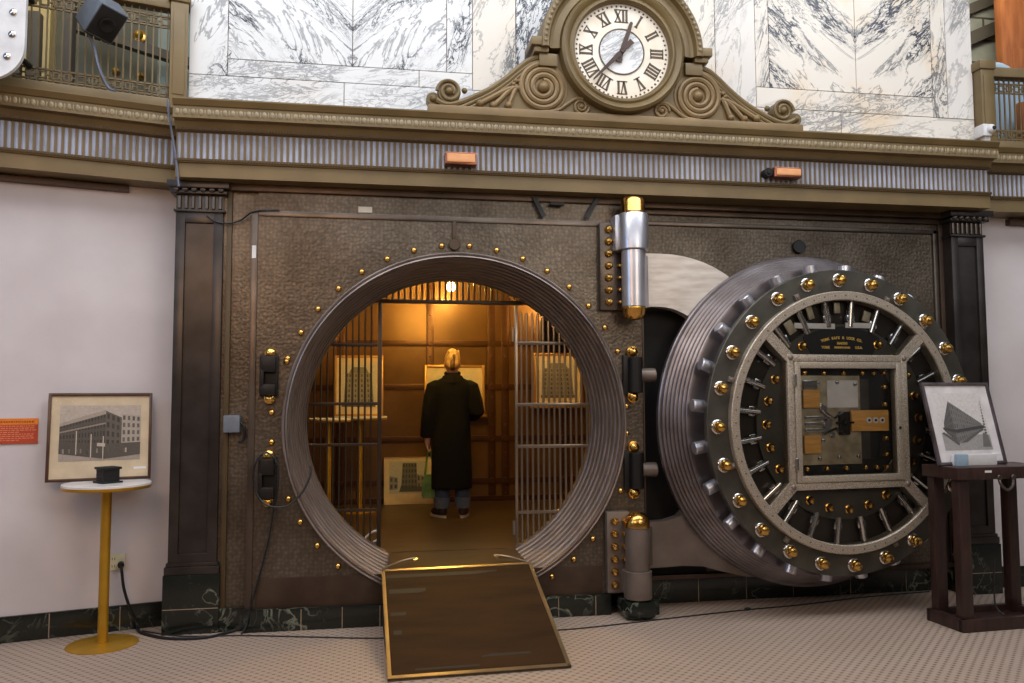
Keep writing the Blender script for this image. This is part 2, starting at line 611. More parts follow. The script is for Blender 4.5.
mb = MB()
mb.box(-6, 0.12, 0, 0.12, 0, 3.65, M4=ML)
struct(mb.build('wall_left', M['wall']), 'white plaster wall left of the vault')
mb = MB()
mb.box(-0.12, 3, 0, 0.12, 0, 3.65, M4=MR)
struct(mb.build('wall_right', M['wall']), 'white plaster wall right of the vault')


def marble_base(name, x0, x1, y0, y1, h, M4, joints):
    b = MB()
    b.bbox(x0, x1, y0, y1, 0, h, 0.006, M4)
    o = struct(b.build(name, M['darkmarble']), 'dark green marble baseboard')
    if joints:
        j = MB()
        for x in joints:
            j.box(x - .003, x + .003, y0 - .0015, y0, 0.004, h - .006, M4=M4)
        j.build('joint', M['joint'], o)
    return o


marble_base('baseboard_left', -6, 0.06, -0.02, 0.02, 0.172, ML, [-2.2, -1.26, -0.80, -0.37, -1.74])
marble_base('baseboard_right', 0, 3, -0.02, 0.02, 0.172, MR, [0.4, 0.9])

# ---- entablature: architrave, frieze with flutes, cornice (three runs)


def entablature(name, x0, x1, M4, label):
    arch = [(-0.13, 3.135), (-0.13, 3.232), (-0.145, 3.236), (-0.155, 3.262), (-0.115, 3.262), (-0.115, 3.455),
            (-0.15, 3.462), (-0.165, 3.49), (-0.18, 3.515), (-0.235, 3.520), (-0.235, 3.60), (-0.245, 3.605), (-0.265, 3.64),
            (-0.265, 3.65), (0.12, 3.65), (0.12, 3.135)]
    b = MB()
    b.xprism(arch, x0, x1)
    b.tf(M4)
    e = struct(b.build(name, M['bronze'], smooth=20), label)
    f = MB()
    n = int((x1 - x0) / 0.0415)
    p = (x1 - x0) / n
    for i in range(n):
        x = x0 + (i + .5) * p
        poly = [(x - p * .29, -0.1155), (x - p * .2, -0.123), (x, -0.127), (x + p * .2, -0.123), (x + p * .29, -0.1155)]
        f.prism(poly, (0, 0, 3.27), (1, 0, 0), (0, 1, 0), (0, 0, 0.178))
    f.tf(M4)
    f.build('flutes', M['flute'], e)
    f = MB()
    n = int((x1 - x0) / 0.052)
    p = (x1 - x0) / n
    for i in range(n):
        x = x0 + (i + .5) * p
        f.sph((x, -0.236, 3.56), 0.022, 6, 4, (0.8, 0.25, 1.1))
        f.sph((x + p / 2, -0.236, 3.56), 0.012, 6, 4, (0.6, 0.25, 1.8))
    f.tf(M4)
    f.build('leaf_moulding', M['bead'], e)
    f = MB()
    n = int((x1 - x0) / 0.02)
    p = (x1 - x0) / n
    for i in range(n):
        x = x0 + (i + .5) * p
        f.box(x - p * .3, x + p * .3, -0.158, -0.15, 3.462, 3.478)
        f.box(x - p * .3, x + p * .3, -0.160, -0.15, 3.244, 3.256)
    f.tf(M4)
    f.build('bead_moulding', M['bronze_dk'], e)
    return e


entablature('trim_1', -1.985, 4.34, Matrix.Identity(4), 'bronze painted entablature above the vault')
entablature('trim_2', -5, 0.05, MLf(Vector((-2.03, 0.20, 0))), 'bronze painted entablature over the left wall')
entablature('trim_3', -0.1, 3, Matrix.Translation((4.42, 0.11, 0)) @ Matrix.Rotation(AR, 4, 'Z'), 'bronze painted entablature over the right wall')
mb = MB()
mb.bbox(-6, -0.385, -0.06, 0, 3.085, 3.125, .004, ML)
struct(mb.build('trim_4', M['darkwood_rail']), 'brown picture rail under the left entablature')
mb = MB()
mb.bbox(0.36, 3, -0.06, 0, 3.07, 3.12, .004, MR)
struct(mb.build('trim_5', M['darkwood_rail']), 'brown picture rail under the right entablature')

# ---- marble wall above
YM = 0.15
mb = MB()
mb.box(-1.97, 4.45, YM, YM + 0.1, 3.62, 6.2)
mw = struct(mb.build('wall_upper', M['joint']), 'white marble wall with blue grey veins above the vault')
T = 0.012


def slab(x0, x1, z0, z1, m, name='marble_slab'):
    b = MB()
    b.box(x0 + .003, x1 - .003, YM - T, YM, z0 + .003, z1 - .003)
    b.build(name, m, mw)


mmL = marble_mat('bookmatched_marble_left', -0.80, 4.4, True, 1.15, 0.0)
mmR = marble_mat('bookmatched_marble_right', 3.35, 9.1, True, 1.0, 0.6, ground=(226, 218, 207))
mst = marble_mat('vertical_strip_marble', 0.2, 1.7, False, 2.2, 0.15)
mst2 = marble_mat('vertical_strip_marble_warm', 0.2, 6.3, False, 3.0, 0.8, amount=.8, ground=(226, 218, 207))
mst3 = marble_mat('vertical_strip_marble_pale', 0.2, 21.7, False, 2.0, 0.3, amount=.6, ground=(222, 216, 210))
mho = marble_mat('horizontal_strip_marble', 0.2, 3.3, False, 0.22, 0.15, amount=0.55)
mho2 = marble_mat('horizontal_strip_marble_warm', 0.2, 8.3, False, 0.3, 0.7, amount=0.6, ground=(226, 218, 207))
slab(-1.97, -1.70, 3.97, 6.2, mst)
slab(-1.70, -0.80, 4.10, 6.2, mmL)
slab(-0.80, -0.09, 4.10, 6.2, mmL)
slab(-0.09, 0.11, 4.10, 6.2, mst)
slab(-1.70, -0.30, 3.97, 4.10, mho)
slab(-0.30, 0.11, 3.97, 4.10, mho)
slab(-1.97, -0.86, 3.62, 3.97, mho)
slab(-0.86, 0.6, 3.62, 3.97, mho)
slab(0.11, 0.45, 3.97, 6.2, mst2)
slab(0.45, 0.9, 3.97, 6.2, mst)
slab(0.9, 1.6, 3.97, 6.2, mst)
slab(1.6, 2.1, 3.97, 6.2, mst2)
slab(2.1, 2.45, 3.97, 6.2, mst3)
slab(2.45, 2.57, 4.14, 6.2, mst2)
slab(2.57, 3.35, 4.14, 6.2, mmR)
slab(3.35, 4.06, 4.14, 6.2, mmR)
slab(4.06, 4.20, 3.97, 6.2, mst2)
slab(4.20, 4.45, 3.97, 6.2, mst3)
slab(2.45, 4.06, 3.97, 4.14, mho2)
slab(2.1, 3.2, 3.62, 3.97, mho2)
slab(3.2, 4.45, 3.62, 3.97, mho2)
slab(0.6, 2.1, 3.62, 3.97, mho)

# ---- pilasters


def pilaster(name, x0, x1, yf, yb, label, deep_left):
    w = x1 - x0
    b = MB()
    b.box(x0, x1, yf + .02, yb, 0.40, 2.95)
    s_ = 0.065
    b.bbox(x0, x0 + s_, yf, yf + .03, 0.46, 2.93, .006)
    b.bbox(x1 - s_, x1, yf, yf + .03, 0.46, 2.93, .006)
    b.bbox(x0 + s_ - .005, x1 - s_ + .005, yf, yf + .03, 2.85, 2.93, .006)
    b.bbox(x0 + s_ - .005, x1 - s_ + .005, yf, yf + .03, 0.46, 0.54, .006)
    b.bbox(x0 - .02, x1 + .02, yf - .02, yb, 0.40, 0.455, .008)
    b.bbox(x0 - .01, x1 + .01, yf - .012, yb, 0.455, 0.48, .006)
    o = struct(b.build(name, M['pil']), label)
    c = MB()
    c.bbox(x0 - .012, x1 + .012, yf - .016, yb, 2.925, 2.945, .005)
    c.box(x0, x1, yf + .01, yb, 2.94, 3.05)
    c.bbox(x0 - .03, x1 + .03, yf - .04, yb, 3.05, 3.075, .006)
    c.bbox(x0 - .05, x1 + .05, yf - .07, yb, 3.085, 3.14, .008)
    c.build('capital', M['pil'], o)
    f = MB()
    for i in range(7):
        x = x0 + w * (i + .5) / 7
        f.rod((x, yf + .006, 2.95), (x, yf + .006, 3.045), .013, 8, .004)
    for i in range(6):
        x = x0 - .02 + (w + .04) * (i + .5) / 6
        f.sph((x, yf - .045, 3.078), .024, 8, 6, (1, .8, .8))
    f.build('capital_ornament', M['steel_band'], o)
    p = MB()
    p.bbox(x0 - .025, x1 + .025, yf - .025, yb, 0, .40, .006)
    p.build('plinth', M['darkmarble'], o)
    j = MB()
    j.box(x0 - .02, x1 + .02, yf - .0275, yf - .024, .168, .173)
    j.build('joint', M['joint'], o)
    return o


pilaster('trim_6', -2.012, -1.690, 0.03, 0.42, 'dark bronze pilaster left of the vault', True)
pilaster('trim_7', 4.105, 4.405, 0.04, 0.42, 'dark bronze pilaster right of the vault', False)

# ================================================================== VAULT FRONT
RZ = 1.416
vf = thing('vault_front', 'dark hammered steel vault wall with brass rivets around the round opening', 'vault wall', (0, 0, 0))


def plate_hole(x0, x1, z0, z1, y0, y1, r, name, m):
    angs = sorted(set([2 * PI * i / 128 for i in range(128)] + [math.atan2(z - RZ, x) % (2 * PI) for x in (x0, x1) for z in (z0, z1)]))
    vs = []
    for a in angs:
        c, s_ = math.cos(a), math.sin(a)
        ts = []
        if abs(c) > 1e-9:
            ts.append(((x1 if c > 0 else x0)) / c)
        if abs(s_) > 1e-9:
            ts.append(((z1 if s_ > 0 else z0) - RZ) / s_)
        t = min(q for q in ts if q > 0)
        vs += [(r * c, y0, RZ + r * s_), (t * c, y0, RZ + t * s_), (t * c, y1, RZ + t * s_), (r * c, y1, RZ + r * s_)]
    b = MB()
    n = len(angs)
    fs = []
    for i in range(n):
        j = (i + 1) % n
        for q in range(4):
            q2 = (q + 1) % 4
            fs.append((i * 4 + q, j * 4 + q, j * 4 + q2, i * 4 + q2))
    b.add(vs, fs)
    return b.build(name, m, vf, smooth=30)


plate_hole(-1.445, 1.40, 0.145, 2.905, 0.0, 0.10, 1.235, 'main_plate', M['steel'])
mb = MB()
mb.box(-1.70, -1.44, 0.06, 0.14, 0.15, 3.14)
mb.box(-1.45, 1.41, 0.03, 0.14, 2.90, 3.14)
mb.build('border_plate', M['steel'], vf)
mb = MB()
mb.bbox(-1.49, -1.445, -0.012, 0.06, 0.15, 2.945, .006)
mb.bbox(-1.445, 1.40, -0.012, 0.06, 2.905, 2.945, .006)
mb.build('frame_strip', M['steel_band'], vf)
mb = MB()
mb.bbox(-1.665, -1.63, 0.035, 0.1, 0.15, 3.09, .006)
mb.build('edge_strip', M['bronze_dk'], vf)
mb = MB()
mb.bbox(-1.66, 1.42, 0.0, 0.1, 3.085, 3.14, .006)
mb.bbox(1.40, 4.22, 0.09, 0.2, 3.09, 3.14, .006)
mb.build('top_moulding', M['steel_brown'], vf)
# lower brown apron each side of the ramp
mb = MB()
mb.bbox(-1.42, -0.45, -0.012, 0.0, 0.15, 0.36, .004)
mb.build('apron_plate', M['steel_brown'], vf)
mb = MB()
mb.bbox(0.45, 1.06, -0.012, 0.0, 0.15, 0.36, .004)
mb.build('apron_plate', M['steel_brown'], vf)
# right hand wall panel behind the open door
mb = MB()
mb.box(1.40, 4.25, 0.17, 0.21, 0.205, 3.14)
mb.build('door_side_plate', M['steel'], vf)
mb = MB()
mb.box(1.395, 1.41, 0.0, 0.20, 0.15, 2.92)
mb.build('return_plate', M['steel_brown'], vf)
mb = MB()
mb.bbox(1.41, 4.06, 0.15, 0.17, 2.965, 3.0, .006)
mb.bbox(4.02, 4.06, 0.15, 0.17, 0.23, 3.0, .006)
mb.build('panel_frame', M['steel_band'], vf)
mb = MB()
mb.bbox(4.07, 4.24, 0.145, 0.17, 0.23, 3.06, .006)
mb.bbox(1.41, 4.24, 0.14, 0.17, 3.05, 3.09, .006)
mb.build('outer_frame', M['steel_brown'], vf)
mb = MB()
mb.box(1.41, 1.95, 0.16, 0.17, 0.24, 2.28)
mb.build('crane_recess_shade', M['niche_shade'], vf)  # thin dark panel painted in as the shade of the recess
mb = MB()
mb.bbox(1.41, 4.2, 0.12, 0.19, 0.20, 0.235, .006)
mb.build('lower_ledge', M['steel_brown'], vf)
# marble plinth pieces of the vault front
marble_base('baseboard_front', -1.50, 1.12, -0.035, 0.05, 0.152, Matrix.Identity(4), [-1.11, -0.83, -0.57, 0.72, 1.0])
marble_base('baseboard_vault', 1.12, 4.2, 0.21, 0.27, 0.20, Matrix.Identity(4), [1.9, 2.3, 2.7, 3.2, 3.7])
mb = MB()
mb.bbox(-1.70, -1.49, 0.02, 0.1, 0, 0.16, .005)
struct(mb.build('baseboard_corner', M['darkmarble']), 'dark green marble baseboard')

# stepped round opening
prof = [(1.262, 0.002), (1.262, -0.02), (1.254, -0.026), (1.243, -0.020), (1.243, -0.006), (1.236, -0.006), (1.236, -0.030), (1.226, -0.034)]
r = 1.224
y = -0.034
NS = 8
for i in range(NS):
    prof += [(r, y + 0.004), (r - 0.001, y + 0.062), (r - 0.004, y + 0.064)]
    y += 0.074
    r -= 0.0105
    prof += [(r + 0.004, y - 0.006), (r + 0.0005, y - 0.002)]
prof += [(r, y), (r, y + 0.10), (r + 0.04, y + 0.10)]
mb = MB()
mb.lathe(prof, (0, 0, RZ), (0, 1, 0), 160)
mb.build('stepped_ring', M['ring'], vf, smooth=25)
Yin = y + 0.10
RIN = r

# rivets
def rivet_mesh(r_, h):
    b = MB()
    b.lathe([(r_ * 1.0, 0), (r_ * 1.0, h * .15), (r_ * .92, h * .45), (r_ * .62, h * .85), (r_ * .25, h), (0.0005, h)], (0, 0, 0), (0, -1, 0), 14)
    return b


rv = None
angs = [a for a in range(-50, 231, 9)]
riv = []
for a in list(range(24, 160, 9)) + [160, -23, -32, -41, -50, -59, 203, 211, 220, 229]:
    x, z = 1.315 * math.cos(R(a)), RZ + 1.315 * math.sin(R(a))
    if rv is None:
        rv = rivet_mesh(0.023, 0.022).build('rivet', M['gold'], vf, local=True)
        rv.location = (x, 0, z)
    else:
        rep(rv, 'rivet', vf, (x, 0, z))
for x, z in [(-1.333, 1.508), (-1.33, 1.30), (1.265, 1.535), (1.263, 1.33)]:
    rep(rv, 'rivet', vf, (x, 0, z))

# latch blocks left (two) and right (two cylinders)


def latch_left(zc):
    b = MB()
    b.bbox(-1.415, -1.29, -0.04, 0.0, zc - .145, zc + .145, .008)
    b.bbox(-1.405, -1.30, -0.085, -0.03, zc + .02, zc + .135, .014)
    b.bbox(-1.405, -1.30, -0.085, -0.03, zc - .14, zc - .06, .014)
    b.bbox(-1.405, -1.38, -0.085, -0.03, zc - .08, zc + .04, .006)
    o = b.build('latch_block', M['dark'], vf)
    for dz in (.155, -.165):
        k = MB()
        k.lathe([(.04, 0), (.04, .02), (.036, .045), (.018, .062), (.0005, .066)], (-1.345, 0, zc + dz), (0, -1, 0), 16)
        k.build('brass_cap', M['gold'], o)


latch_left(1.768)
latch_left(1.055)


def latch_right(zc):
    b = MB()
    b.bbox(1.235, 1.30, -0.03, 0.0, zc - .15, zc + .15, .008)
    b.rod((1.325, -.05, zc - .135), (1.325, -.05, zc + .135), .05, 20)
    o = b.build('latch_block', M['dark'], vf)
    for dz in (.175, -.165):
        k = MB()
        k.lathe([(.045, 0), (.045, .03), (.036, .033), (.032, .06), (.014, .078), (.0005, .08)], (1.31, 0, zc + dz), (0, -1, 0), 16)
        k.build('brass_cap', M['gold'], o)


latch_right(1.772)
latch_right(1.055)
for zc in (1.772, 1.055):
    b = MB()
    b.rod((1.38, 0.02, zc - .0), (1.50, 0.02, zc), .055, 18)
    b.build('pivot_stub', M['arm_dk'], vf)
# keyhole escutcheon and its bar
b = MB()
b.bbox(-.058, -.028, -.02, 0, 2.74, 2.905, .005)
b.rod((-.043, 0, 2.735), (-.043, -.03, 2.735), .043, 20)
b.build('locking_tab', M['steel_brown'], vf)
b = MB()
b.rod((2.80, .17, 2.825), (2.80, .14, 2.825), .055, 20)
b.build('peephole', M['black'], vf)
b = MB()
b.box(-.745, -.645, -.004, 0, 2.962, 3.005)
b.tf(Matrix.Translation((0, .028, 0)))
tag(b.build('paper_tag', M['paper']), 'small white paper tag taped at top left of the vault', 'tag')
b = MB()
b.box(-1.483, -1.455, -.0145, -.012, 2.60, 2.69)
b.build('reflection_patch', M['white'], vf)  # white patch stands in for a reflection on the frame strip

# grey box with cable on left border
b = MB()
b.bbox(-1.655, -1.545, -0.02, 0.06, 1.37, 1.49, .006)
o = b.build('junction_box', M['spk'], None)
tag(o, 'small grey junction box on the dark border left of the opening', 'junction box')
b = MB()
b.tube([(-1.545, .02, 1.44), (-1.525, .015, 1.42), (-1.515, .02, 1.36), (-1.53, .03, 1.31), (-1.56, .035, 1.30)], .008, 6)
b.build('lead', M['rubber'], o)

# ---- hinge brackets


def studs_col(parent, x, zs, y, r_=.03, name='stud'):
    first = None
    for z in zs:
        if first is None:
            b = MB()
            b.lathe([(r_, 0), (r_, .012), (r_ * .93, .022), (r_ * .6, .036), (.0005, .04)], (0, 0, 0), (0, -1, 0), 14)
            first = b.build(name, M['gold'], parent, local=True)
            base = WM[parent.name].translation
            first.location = Vector((x, y, z)) - base
        else:
            rep(first, name, parent, Vector((x, y, z)) - WM[parent.name].translation)


uh = thing('hinge_bracket', 'upper polished steel door hinge with seven brass studs', 'hinge', (1.10, 0, 2.26))
b = MB()
b.bbox(1.055, 1.19, -0.06, 0.0, 2.26, 2.925, .006)
b.build('plate', M['steel_band'], uh)
b = MB()
b.bbox(1.165, 1.235, -0.05, 0.0, 2.26, 2.70, .005)
b.build('back_plate', M['steel_brown'], uh)
studs_col(uh, 1.12, [2.32 + i * .0925 for i in range(7)], -.06)
studs_col(uh, 1.205, [2.32 + i * .0925 for i in range(4)], -.05, .018, 'small_stud')
b = MB()
b.lathe([(.0005, 0), (.108, 0), (.114, .006), (.114, .265), (.108, .275), (.0005, .275)], (1.288, -.15, 2.70), (0, 0, 1), 40)
b.bbox(1.15, 1.28, -0.14, -0.0, 2.70, 2.975, .02)
b.build('barrel', M['hinge'], uh)
b = MB()
b.lathe([(.0005, 0), (.094, 0), (.096, .01), (.09, .02), (.088, .10), (.075, .12), (.04, .13), (.0005, .132)], (1.288, -.15, 2.975), (0, 0, 1), 36)
b.build('cap', M['gold'], uh)

lh = thing('hinge_bracket', 'lower steel door hinge with six brass studs standing on dark marble', 'hinge', (1.10, 0, 0.14))
b = MB()
b.bbox(1.085, 1.26, -0.06, 0.0, 0.165, 0.755, .006)
b.build('plate', M['arm_dk'], lh)
studs_col(lh, 1.14, [0.225 + i * .0925 for i in range(6)], -.06)
studs_col(lh, 1.215, [0.41 + i * .0925 for i in range(4)], -.06, .02, 'small_stud')
b = MB()
b.lathe([(.0005, 0), (.10, 0), (.102, .005), (.102, .195), (.09, .20), (.0005, .20)], (1.288, -.15, 0.145), (0, 0, 1), 36)
b.bbox(1.19, 1.28, -0.10, -0.0, 0.165, 0.34, .02)
b.build('barrel', M['arm_dk'], lh)
b = MB()
b.lathe([(.094, 0), (.094, .03), (.085, .07), (.055, .10), (.02, .112), (.0005, .113)], (1.288, -.15, 0.655), (0, 0, 1), 36)
b.build('cap', M['gold'], lh)
b = MB()
b.bbox(1.165, 1.41, -0.25, 0.05, 0.0, 0.145, .08)
b.bbox(1.36, 1.47, -0.10, 0.2, 0.0, 0.12, .01)
b.build('marble_foot', M['darkmarble'], lh)

# ================================================================== VAULT DOOR
PHI = 0.085
DB = Vector((2.762, 0.04, 1.422))
vd = thing('vault_door', 'huge round vault door swung open with glazed lock works and brass nuts', 'vault door', DB, PHI)
FR = 0.475       # distance of the front bolt plate in front of the back flange


def L(r_, a, t):
    """point in the door frame: radius, angle, distance towards the viewer"""
    return Vector((r_ * math.cos(a), -t, r_ * math.sin(a)))


# stepped plug
prof = [(0.0005, 0.0), (1.287, 0.0), (1.295, 0.006), (1.295, 0.04), (1.287, 0.048)]
r, t = 1.274, 0.048
for i in range(7):
    prof += [(r, t), (r, t + .024), (r - .004, t + .028)]
    r -= .0165
    t += .031
    prof += [(r, t)]
prof += [(1.14, t + .0), (1.03, t + .01), (1.025, FR - .10), (1.02, FR - .095), (1.05, FR - .05), (0.2, FR - .05), (0.0005, FR - .05)]
b = MB()
b.lathe(prof, (0, 0, 0), (0, -1, 0), 144)
b.build('stepped_plug', M['plug'], vd, local=True, smooth=25)
# bolt plate (annulus)
b = MB()
b.lathe([(0.90, FR - .05), (1.118, FR - .05), (1.123, FR - .045), (1.123, FR - .005), (1.118, FR), (0.90, FR), (0.90, FR - .09)], (0, 0, 0), (0, -1, 0), 128)
b.build('bolt_plate', M['plate'], vd, local=True, smooth=25)
# recess back and inner ring
b = MB()
b.lathe([(0.0005, FR - .049), (0.92, FR - .049), (0.92, FR - .0)], (0, 0, 0), (0, -1, 0), 96)
b.build('recess_plate', M['recess'], vd, local=True)
b = MB()
b.lathe([(0.50, FR - .049), (0.50, FR - .022), (0.505, FR - .018), (0.715, FR - .018), (0.72, FR - .022), (0.72, FR - .049)], (0, 0, 0), (0, -1, 0), 96)
b.build('inner_ring', M['plate'], vd, local=True, smooth=25)

# 24 brass nuts with steel collars round the bolt plate
nut0 = None
for i in range(24):
    a = R(90 + 1.5 + 15 * i)
    p = L(1.043, a, FR)
    if nut0 is None:
        b = MB()
        b.lathe([(.052, 0), (.052, .010), (.048, .014), (.044, .016), (.044, .024), (.0005, .024)], (0, 0, 0), (0, -1, 0), 18)
        col0 = b.build('collar', M['chrome'], vd, local=True)
        b = MB()
        b.lathe([(.044, .012), (.044, .036), (.040, .044), (.030, .050), (.0005, .052)], (0, 0, 0), (0, -1, 0), 6)
        b.lathe([(.038, .03), (.037, .052), (.030, .066), (.014, .074), (.0005, .075)], (0, 0, 0), (0, -1, 0), 14)
        n0 = b.build('brass_nut', M['gold'], col0, local=True)
        nut0 = col0
        col0.location = p
    else:
        c2 = rep(nut0, 'collar', vd, p)
        rep(n0, 'brass_nut', c2, (0, 0, 0))
# 24 radial locking bolts
b0 = None
for i in range(24):
    a = R(90 + 9 + 15 * i)
    if b0 is None:
        b = MB()
        b.rod((0, 0, 1.0), (0, 0, 1.18), .046, 20, .006)
        b0 = b.build('locking_bolt', M['hinge'], vd, local=True)
        src = b0
    else:
        src = rep(b0, 'locking_bolt', vd, (0, 0, 0))
    src.location = (0, -(FR - .12), 0)
    src.rotation_euler = (0, PI / 2 - a, 0)
# small clamp lugs on the bolt plate
l0 = None
for a in (45, 67, 113, 162, 198, 238, 293, 328):
    if l0 is None:
        b = MB()
        b.bbox(-.02, .02, -.02, 0, -.022, .022, .005)
        b.rod((0, -.02, 0), (0, -.03, 0), .012, 10)
        l0 = b.build('lug', M['arm_dk'], vd, local=True)
        src = l0
    else:
        src = rep(l0, 'lug', vd, (0, 0, 0))
    src.location = L(0.985, R(a), FR)
    src.rotation_euler = (0, PI / 2 - R(a), 0)
# radial bolt bars behind the glass
r0 = None
for i in range(24):
    a = R(90 + 9 + 15 * i)
    if r0 is None:
        b = MB()
        b.rod((0, 0, 0.70), (0, 0, 0.90), .026, 12)
        b.bbox(-.035, .035, -.012, .02, .74, .79, .004)
        r0 = b.build('bolt_bar', M['chrome'], vd, local=True)
        src = r0
    else:
        src = rep(r0, 'bolt_bar', vd, (0, 0, 0))
    src.location = (0, -(FR - .02), 0)
    src.rotation_euler = (0, PI / 2 - a, 0)
# inner brass nuts
n1 = None
for i in range(24):
    a = R(1.5 + 15 * i)
    if 68 < 1.5 + 15 * i < 112:
        continue
    p = L(0.645, a, FR - .018)
    if n1 is None:
        b = MB()
        b.lathe([(.036, 0), (.036, .008), (.028, .012), (.028, .03), (.02, .042), (.0005, .046)], (0, 0, 0), (0, -1, 0), 10)
        n1 = b.build('inner_nut', M['gold'], vd, local=True)
        n1.location = p
    else:
        rep(n1, 'inner_nut', vd, p)
# pale blocks behind the upper glass
for a, rr, w_, h_ in ((122, .83, .07, .10), (108, .86, .05, .10), (92, .86, .05, .08), (74, .83, .06, .08), (135, .80, .07, .09)):
    b = MB()
    b.bbox(-w_ / 2, w_ / 2, -.015, 0, -h_ / 2, h_ / 2, .004)
    o = b.build('pale_block', M['lockplate'], vd, local=True)
    o.location = L(rr - .02, R(a), FR - .03)
    o.rotation_euler = (0, (PI / 2 - R(a)), 0)
# reflective nameplate area: dark arch with gold lettering
b = MB()
b.lathe([(0.50, FR - .018), (0.70, FR - .018), (0.70, FR - .012), (0.50, FR - .012)], (0, 0, 0), (0, -1, 0), 24, R(62), R(118), closed=True,
        uv=(Vector((1, 0, 0)), Vector((0, 0, 1)), Vector((0, -1, 0))), cap=True)
plq = b.build('name_plate', M['black'], vd, local=True)


def join_text(items, size, name, material, parent):
    """several texts -> ONE mesh; items: (string, location, rotation matrix)"""
    bmx = MB()
    for s_, loc, rm in items:
        cu = bpy.data.curves.new('tmp', 'FONT')
        cu.body = s_
        cu.size = size if not isinstance(size, dict) else size[s_]
        cu.extrude = .0012
        cu.offset = .0012
        cu.align_x = 'CENTER'
        cu.align_y = 'CENTER'
        cu.resolution_u = 3
        o = bpy.data.objects.new('tmp', cu)
        me = o.to_mesh()
        bmx.add([rm @ Vector(v.co) + Vector(loc) for v in me.vertices], [list(p.vertices) for p in me.polygons])
        o.to_mesh_clear()
        bpy.data.objects.remove(o)
        bpy.data.curves.remove(cu)
    return bmx.build(name, material, parent, local=True, smooth=0)


UP = Matrix(((1, 0, 0), (0, 0, -1), (0, 1, 0)))      # text plane -> door plane (faces -y)
items = []
word = 'YORK SAFE & LOCK CO.'
nW = len(word)
RA = 0.598
for i, ch in enumerate(word):
    a = 35.0 * (0.5 - (i + .5) / nW)
    x = RA * math.sin(-R(a))
    z = RA * math.cos(R(a))
    items.append((ch, (x, -(FR - .010), z + .018), Matrix.Rotation(-R(a), 3, 'Y') @ UP))
sz = {c: .027 for c in word}
for s_, x, z, q in (('MAKERS', 0.0, .574, .024), ('YORK', -.142, .543, .026), ('PENNSYLVANIA', 0.0, .543, .019), ('U.S.A.', .142, .543, .026)):
    items.append((s_, (x, -(FR - .010), z), UP))
    sz[s_] = q
join_text(items, sz, 'lettering', M['goldletter'], vd)
# white strips painted in for reflections on the upper glass
b = MB()
b.bbox(-.40, -.06, -.006, 0, .735, .775, .003)
b.bbox(.03, .30, -.006, 0, .745, .785, .003)
b.tf(Matrix.Translation((0, -(FR - .012), -.055)))
b.build('reflection_strip', M['white'], vd, local=True)

# engine-turned frame: ring + spokes + square
FT = FR + .05
b = MB()
b.lathe([(0.892, FR - .04), (0.958, FR - .04), (0.958, FT - .006), (0.952, FT), (0.898, FT), (0.892, FT - .006)], (0, 0, 0), (0, -1, 0), 128, closed=True)
fr_ = b.build('glazing_ring', M['speck'], vd, local=True, smooth=25)
b = MB()
SQX, SQZ = 0.505, 0.487
for sx in (-1, 1):
    for sz_ in (-1, 1):
        p0 = Vector((sx * (SQX - .03), 0, sz_ * (SQZ - .03)))
        p1 = Vector((sx * .905 * math.cos(R(44)), 0, sz_ * .905 * math.sin(R(44))))
        d = (p1 - p0).normalized()
        n_ = Vector((-d.z, 0, d.x)) * .038
        b.prism([(0, 0), (1, 0), (1, 1), (0, 1)], p0 - n_ + Vector((0, -FR + .04, 0)), p1 - p0, n_ * 2, Vector((0, -(FT - FR) - .036, 0)))
b.build('spoke', M['speck'], vd, local=True)


def sqframe(bm_, hx, hz, w_, t0, t1):
    bm_.bbox(-hx, -hx + w_, -t1, -t0, -hz, hz, .006)
    bm_.bbox(hx - w_, hx, -t1, -t0, -hz, hz, .006)
    bm_.bbox(-hx + w_ - .004, hx - w_ + .004, -t1, -t0, hz - w_, hz, .006)
    bm_.bbox(-hx + w_ - .004, hx - w_ + .004, -t1, -t0, -hz, -hz + w_, .006)


b = MB()
sqframe(b, SQX, SQZ, .05, FR - .04, FT + .004)
b.build('square_frame', M['speck'], vd, local=True)
b = MB()
sqframe(b, SQX - .053, SQZ - .053, .047, FR - .01, FT + .012)
gd = b.build('glass_door', M['speck'], vd, local=True)
for z in (.30, -.30):
    h = MB()
    h.rod((-(SQX - .05), -(FT + .014), z - .045), (-(SQX - .05), -(FT + .014), z + .045), .013, 12)
    h.build('hinge', M['chrome'], gd, local=True)
b = MB()
b.rod((SQX - .085, -(FT + .012), -.05), (SQX - .085, -(FT + .02), -.05), .012, 10)
b.build('keyhole', M['black'], gd, local=True)
b = MB()
b.box(-.412, .412, -(FT - .01), -(FT - .015), -.395, .395)
b.build('pane', M['glass'], gd, local=True, smooth=0)
# sector panes
b = MB()
for k in range(4):
    a0 = 45 + 90 * k
    poly = []
    for i in range(25):
        a = R(a0 + 3 + 84 * i / 24)
        poly.append((.895 * math.cos(a), .895 * math.sin(a)))
    e1 = {0: (-1, 1), 1: (-1, -1), 2: (1, -1), 3: (1, 1)}[k]
    e0 = {0: (1, 1), 1: (-1, 1), 2: (-1, -1), 3: (1, -1)}[k]
    q = .455
    poly += [(e1[0] * q, e1[1] * q), (e0[0] * q, e0[1] * q)]
    b = MB()
    b.add([(x, -(FT - .02), z) for x, z in poly], [list(range(len(poly)))])
    b.build('sector_pane', M['glass'], vd, local=True, smooth=0)
# frame screws
b = MB()
for i in range(64):
    a = 2 * PI * i / 64
    b.sph(L(.925, a, FT + .001), .007, 6, 4, (1, .6, 1))
for sx in (-1, 1):
    for sz_ in (-1, 1):
        b.sph((sx * (SQX - .025), -(FT + .006), sz_ * (SQZ - .025)), .02, 10, 6, (1, .6, 1))
b.build('frame_screws', M['arm_dk'], vd, local=True)

